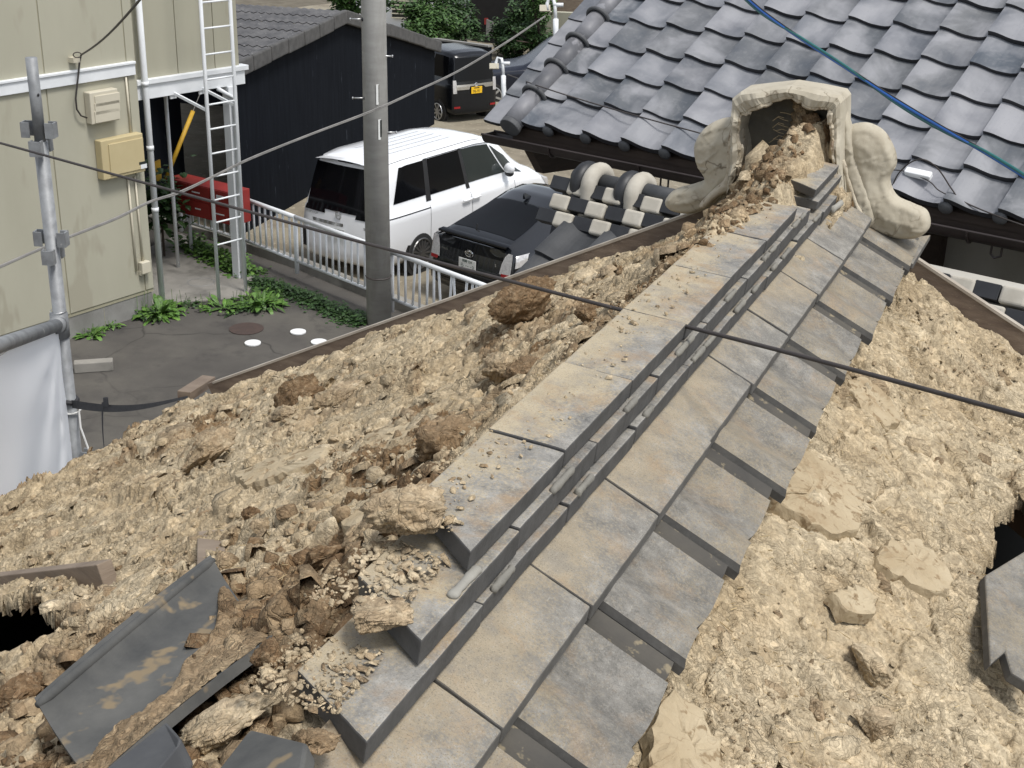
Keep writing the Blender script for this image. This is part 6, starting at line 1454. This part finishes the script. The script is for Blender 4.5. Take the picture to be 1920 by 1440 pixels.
# end rolls: alternating dark and pale hoops over the ridge at the left end
for i, (x, mt, rr_) in enumerate(((xl0-.03, 'namako_black', .085), (xl0+.045, 'namako_white', .09), (xl0+.25, 'namako_black', .08), (xl0+.32, 'namako_white', .085))):
    c_ = WB+gd*x+hd*.03; pts = []
    for a_ in np.linspace(-.2, 3.4, 16): 
        p = c_-hd*(rr_*math.cos(a_)); p.z = ztp-.11+rr_*.9*math.sin(a_)-(.0 if math.sin(a_) > 0 else .06); pts.append(p)
    p0 = pts[0].copy()-hd*.02; p0.z -= .10; pts.insert(0, p0)
    MB().tube(pts, .044, 14).build('ridge_hoop', M[mt], wallo, smooth=True)
ed_ = WB+gd*(xl0-.10)+hd*.02; ed_.z = ztp-.17; MB().tube([ed_-gd*.05, ed_+gd*.06], .05, 18).build('end_roll', M['wet_tile'], wallo, bevel=.006)
# dark lean-to tiles falling towards us
TD = math.radians(27); dsl = -hd*math.cos(TD)-UP*math.sin(TD); dnn = -hd*math.sin(TD)+UP*math.cos(TD); O_ = WB-hd*.19; O_.z = zb_-.055
O_ = O_+gd*(xl0-.0)
Md = Matrix((gd, -dsl, dnn)).transposed().to_4x4(); tm2 = tm.copy(); tm2.materials.clear(); tm2.materials.append(M['dark_tile'])
for r_ in range(7):
    for c_ in range(0, 14):
        o = bpy.data.objects.new('roof_tile', tm2); COL.objects.link(o); o.parent = wallo
        o.matrix_local = Matrix.Translation(O_-WB+gd*(PT*c_)+dsl*(EX*(r_+1))+dnn*random.uniform(-.002, .002)) @ Md
eb = O_+dsl*(EX*7.2); MB().hexa([p+UP*z for z in (-.16, -.03) for p in (O_, O_+gd*3.7, eb+gd*3.7, eb)]).build('roof_deck', M['eave_wood'], wallo)
MB().hexa([Vector((p.x, p.y, z)) for z in (-.5, zb_-.35) for p in (O_+gd*.1-hd*.9, O_+gd*3.6-hd*.9, O_+gd*3.6+hd*.05, O_+gd*.1+hd*.05)]).build('wall_below', M['shikkui'], wallo)
# ================================================================== overhead cables
def cable(name, pts, r, mat, label, grp=None):
    pts = [Vector(p) for p in pts]; out = []
    for i in range(len(pts)-1):
        p0, p1, p2, p3 = pts[max(i-1, 0)], pts[i], pts[i+1], pts[min(i+2, len(pts)-1)]
        for k in range(8):
            t = k/8; out.append(.5*((2*p1)+(p2-p0)*t+(2*p0-5*p1+4*p2-p3)*t*t+(3*p1-p0-3*p2+p3)*t**3))
    out.append(pts[-1]); return tag(MB().tube(out, r, 8).build(name, M[mat], smooth=True), label, 'cable', grp)
def span(pix, d0, d1, n=None):
    out = []; m_ = len(pix)-1
    for i, q in enumerate(pix): 
        t = (q[0]-pix[0][0])/(pix[-1][0]-pix[0][0]); out.append(ond(*q, 1/((1-t)/d0+t/d1)))
    return out
cable('overhead_cable', span([(-60, 252), (0, 268), (340, 362), (700, 460), (1110, 567), (1500, 667), (1920, 780), (2000, 802)], 4.3, 1.75), .0037, 'cable', 'thick black cable crossing the picture in front of the roof')
cable('overhead_cable', span([(-40, 517), (0, 499), (108, 452), (216, 409), (280, 378), (340, 358), (410, 325), (470, 296), (580, 252), (700, 206), (780, 170), (860, 132), (950, 78), (1022, 30)], 6.0, 9.85), .0045, 'cable_grey', 'thin grey cable sagging from the roof bracket across the pole')
cable('overhead_cable', span([(-40, 520), (0, 501.5), (108, 454), (216, 411.5), (280, 380), (340, 361), (410, 327), (470, 298.5), (580, 254), (700, 208.5), (780, 172), (860, 134), (950, 80), (1022, 31)], 6.0, 9.85), .0045, 'cable_grey', 'second strand running close below the thin grey sagging cable')
for off, mt, lb in ((0, 'cable_blue', 'bright blue cable at upper right, uppermost of a bundle'), (5, 'cable_green', 'dark green cable twisted under the blue one at upper right'), (-4, 'cable', 'thin black carrier wire beside the blue cable')):
    pts = [(1385, -18), (1430, 22), (1500, 72), (1590, 130), (1680, 188), (1760, 236), (1850, 288), (1935, 340)]
    pts = [(x, y+off*(1 if (i % 4 < 2 or mt == 'cable') else -.5)) for i, (x, y) in enumerate(pts)]
    cable('overhead_cable', span(pts, 5.2, 3.6), .0050 if mt != 'cable' else .0018, mt, lb, 'cable bundle at upper right')
def onroof(x, y, h_=.07): return onp(x, y, GP+rn*h_, rn)
cable('roof_wire', [ond(952, 140, 9.0), onroof(1015, 163, .15), onroof(1100, 190, .10), onroof(1200, 219, .08), onroof(1314, 250, .08)], .004, 'cable', 'thin black wire running across the tiled roof left of the ornament')
cable('roof_wire', [onroof(1672, 352, .06), onroof(1685, 325, .15), onroof(1710, 303, .24), onroof(1735, 300, .27), onroof(1760, 318, .20), onroof(1785, 355, .10), onroof(1805, 377, .06), onroof(1870, 405, .06), onroof(1935, 428, .06)], .0035, 'cable', 'thin black wire looping over the tiled roof right of the ornament')
cable('roof_wire', [onroof(1665, 318, .08), onroof(1700, 322, .09), onroof(1742, 340, .08), onroof(1762, 358, .07), onroof(1805, 378, .06)], .003, 'cable', 'short wire joining the white clip to the looped wire')
cl_ = onroof(1722, 326, .085); tag(MB().box(cl_, (.135, .04, .032), ((gd*.97-sl_*.05).normalized(), sl_, rn)).build('cable_clip', M['cover_white'], bevel=.006), 'white plastic cable clip lying on the tiled roof right of the ornament', 'cable clip')
# ================================================================== background beyond the car park
def bgp(x, y, Y): 
    r_ = ray(x, y); return C0+r_*(Y/r_.y)
def quad(pix, Y, d, nm, mat, par):
    pts = [bgp(*q, Y) for q in pix]; return MB().prism(pts, (0, d, 0)).build(nm, mat, par)
hb = thing('far_house', 'pale house with louvred and glazed front beyond the garden trees', 'house', bgp(800, 60, 47))
quad([(640, 80), (905, 100), (905, -160), (640, -160)], 47, 3, 'wall', M['white_paint'], hb)
quad([(735, 34), (800, 36), (800, -10), (735, -10)], 46.9, .06, 'window', M['glass_grey'], hb)
for i in range(7): quad([(733, 34-i*8), (802, 36-i*8), (802, 34-i*8), (733, 32-i*8)], 46.8, .06, 'louvre', M['box_cream'], hb)
for i in range(6): quad([(864+i*7, 18), (866+i*7, 18), (866+i*7, -25), (864+i*7, -25)], 46.85, .08, 'glazing_bar', M['cable_blue'] if False else M['white_paint'], hb)
quad([(862, 18), (902, 19), (902, -30), (862, -30)], 46.9, .05, 'window', M['glass_grey'], hb)
for i in range(5): quad([(860, 62+i*4), (906, 63+i*4), (906, 61+i*4), (860, 60+i*4)], 46.7, .06, 'wall_slat', M['shikkui'], hb)
quad([(660, 44), (705, 46), (705, -60), (660, -60)], 46.8, .15, 'porch_panel', M['white_paint'], hb); quad([(700, 60), (708, 60), (708, -60), (700, -60)], 46.6, .15, 'porch_post', M['wood_old'], hb)
gr = thing('open_garage', 'dark open garage between the garden trees', 'garage', bgp(930, 80, 41))
quad([(884, 88), (996, 110), (996, -120), (884, -120)], 45.0, 4, 'dark_block', M['painted_dark'], gr); quad([(908, 46), (914, 46), (914, 34), (908, 34)], 44.9, .05, 'red_sign', M['mail_red'], gr)  # solid near-black block paints in the shade inside the garage
quad([(911, 68), (922, 70), (926, 42), (912, 36)], 44.8, .05, 'hanging_cloth', M['concrete'], gr)
rw = thing('garden_wall', 'plain tan garden wall behind the tiled roof corner', 'garden wall', bgp(1070, 60, 38))
quad([(1020, 90), (1200, 110), (1200, 30), (1020, 22)], 43, .3, 'wall', M['stucco'], rw); quad([(1000, 25), (1260, 34), (1260, -120), (1000, -120)], 46, .3, 'wood_wall', M['wood_old'], rw)
fb = thing('low_wall', 'long low dark wall with pale coping behind the kei van', 'low wall', bgp(880, 90, 36))
fa, fbp = bgp(815, 74, 38), bgp(920, 88, 36.5); MB().bar(fa-UP*.5, fbp-UP*.5, .12, 1.0).build('wall', M['shed_wall'], fb); MB().bar(fa+UP*.02, fbp+UP*.02, .18, .05).build('coping', M['concrete'], fb)
def tree(label, pix, Y, rx, rz, n, mat, ls, squash=1, name='garden_tree'):
    c = bgp(*pix, Y); base_ = Vector((c.x, c.y, -1.0)); t = thing(name, label, 'tree', base_); mb = MB()
    lob = [(Vector((random.gauss(0, .42)*rx, random.gauss(0, .42)*rx, random.gauss(0, .45)*rz)), random.uniform(.28, .5)) for _ in range(15)]
    for i in range(n):
        l_, rr_ = random.choice(lob); v_ = Vector((random.gauss(0, 1), random.gauss(0, 1), random.gauss(0, 1))).normalized()*(random.random()**.4)
        p = c+l_+Vector((v_.x*rx*rr_, v_.y*rx*rr_, v_.z*rz*rr_)); a_ = random.random()*6.28
        leaf(mb, p, (math.cos(a_), math.sin(a_), random.uniform(-.5, .5)), ls*random.uniform(.6, 1.4), ls*.36, .4)
    mb.build('crown', M[mat], t, fix=False)
    MB().tube([base_, base_.lerp(c, .5)+Vector((.1, 0, 0)), c+UP*rz*.4], [.11, .085, .03], 8).build('trunk', M['bark'], t, smooth=True)
    for k in range(6):
        a_ = k*1.05; MB().tube([base_.lerp(c, .55+.06*k), c+Vector((math.cos(a_)*rx*.6, math.sin(a_)*rx*.6, rz*random.uniform(-.2, .5)))], [.04, .012], 6).build('limb', M['bark'], t)
    return t
tree('bright green leafy tree just above the shed roof', (800, 34), 40, 1.35, .75, 5200, 'leaf_tree', .13)
tree('dense dark garden tree left of the dark garage', (845, 42), 41.5, 1.1, 1.0, 4200, 'leaf_dark', .14)
tree('small green tree showing over the left part of the shed roof', (655, -4), 39, 1.1, .6, 2200, 'leaf_tree', .14)
tree('tall conifer-like bush right of the dark garage', (975, 40), 42, .62, 1.5, 3600, 'leaf_dark', .12)
tree('loose grey-green bush behind the cable bracket', (1010, 20), 41, .60, 1.3, 2600, 'leaf_tree', .10)
tree('low hedge-like bush above the dark wagon', (1010, 72), 41, 1.5, .35, 2400, 'leaf_dark', .11, name='hedge_bush')
tree('round bush in front of the garage edge', (948, 62), 42, .45, .6, 1500, 'leaf_dark', .10, name='hedge_bush')
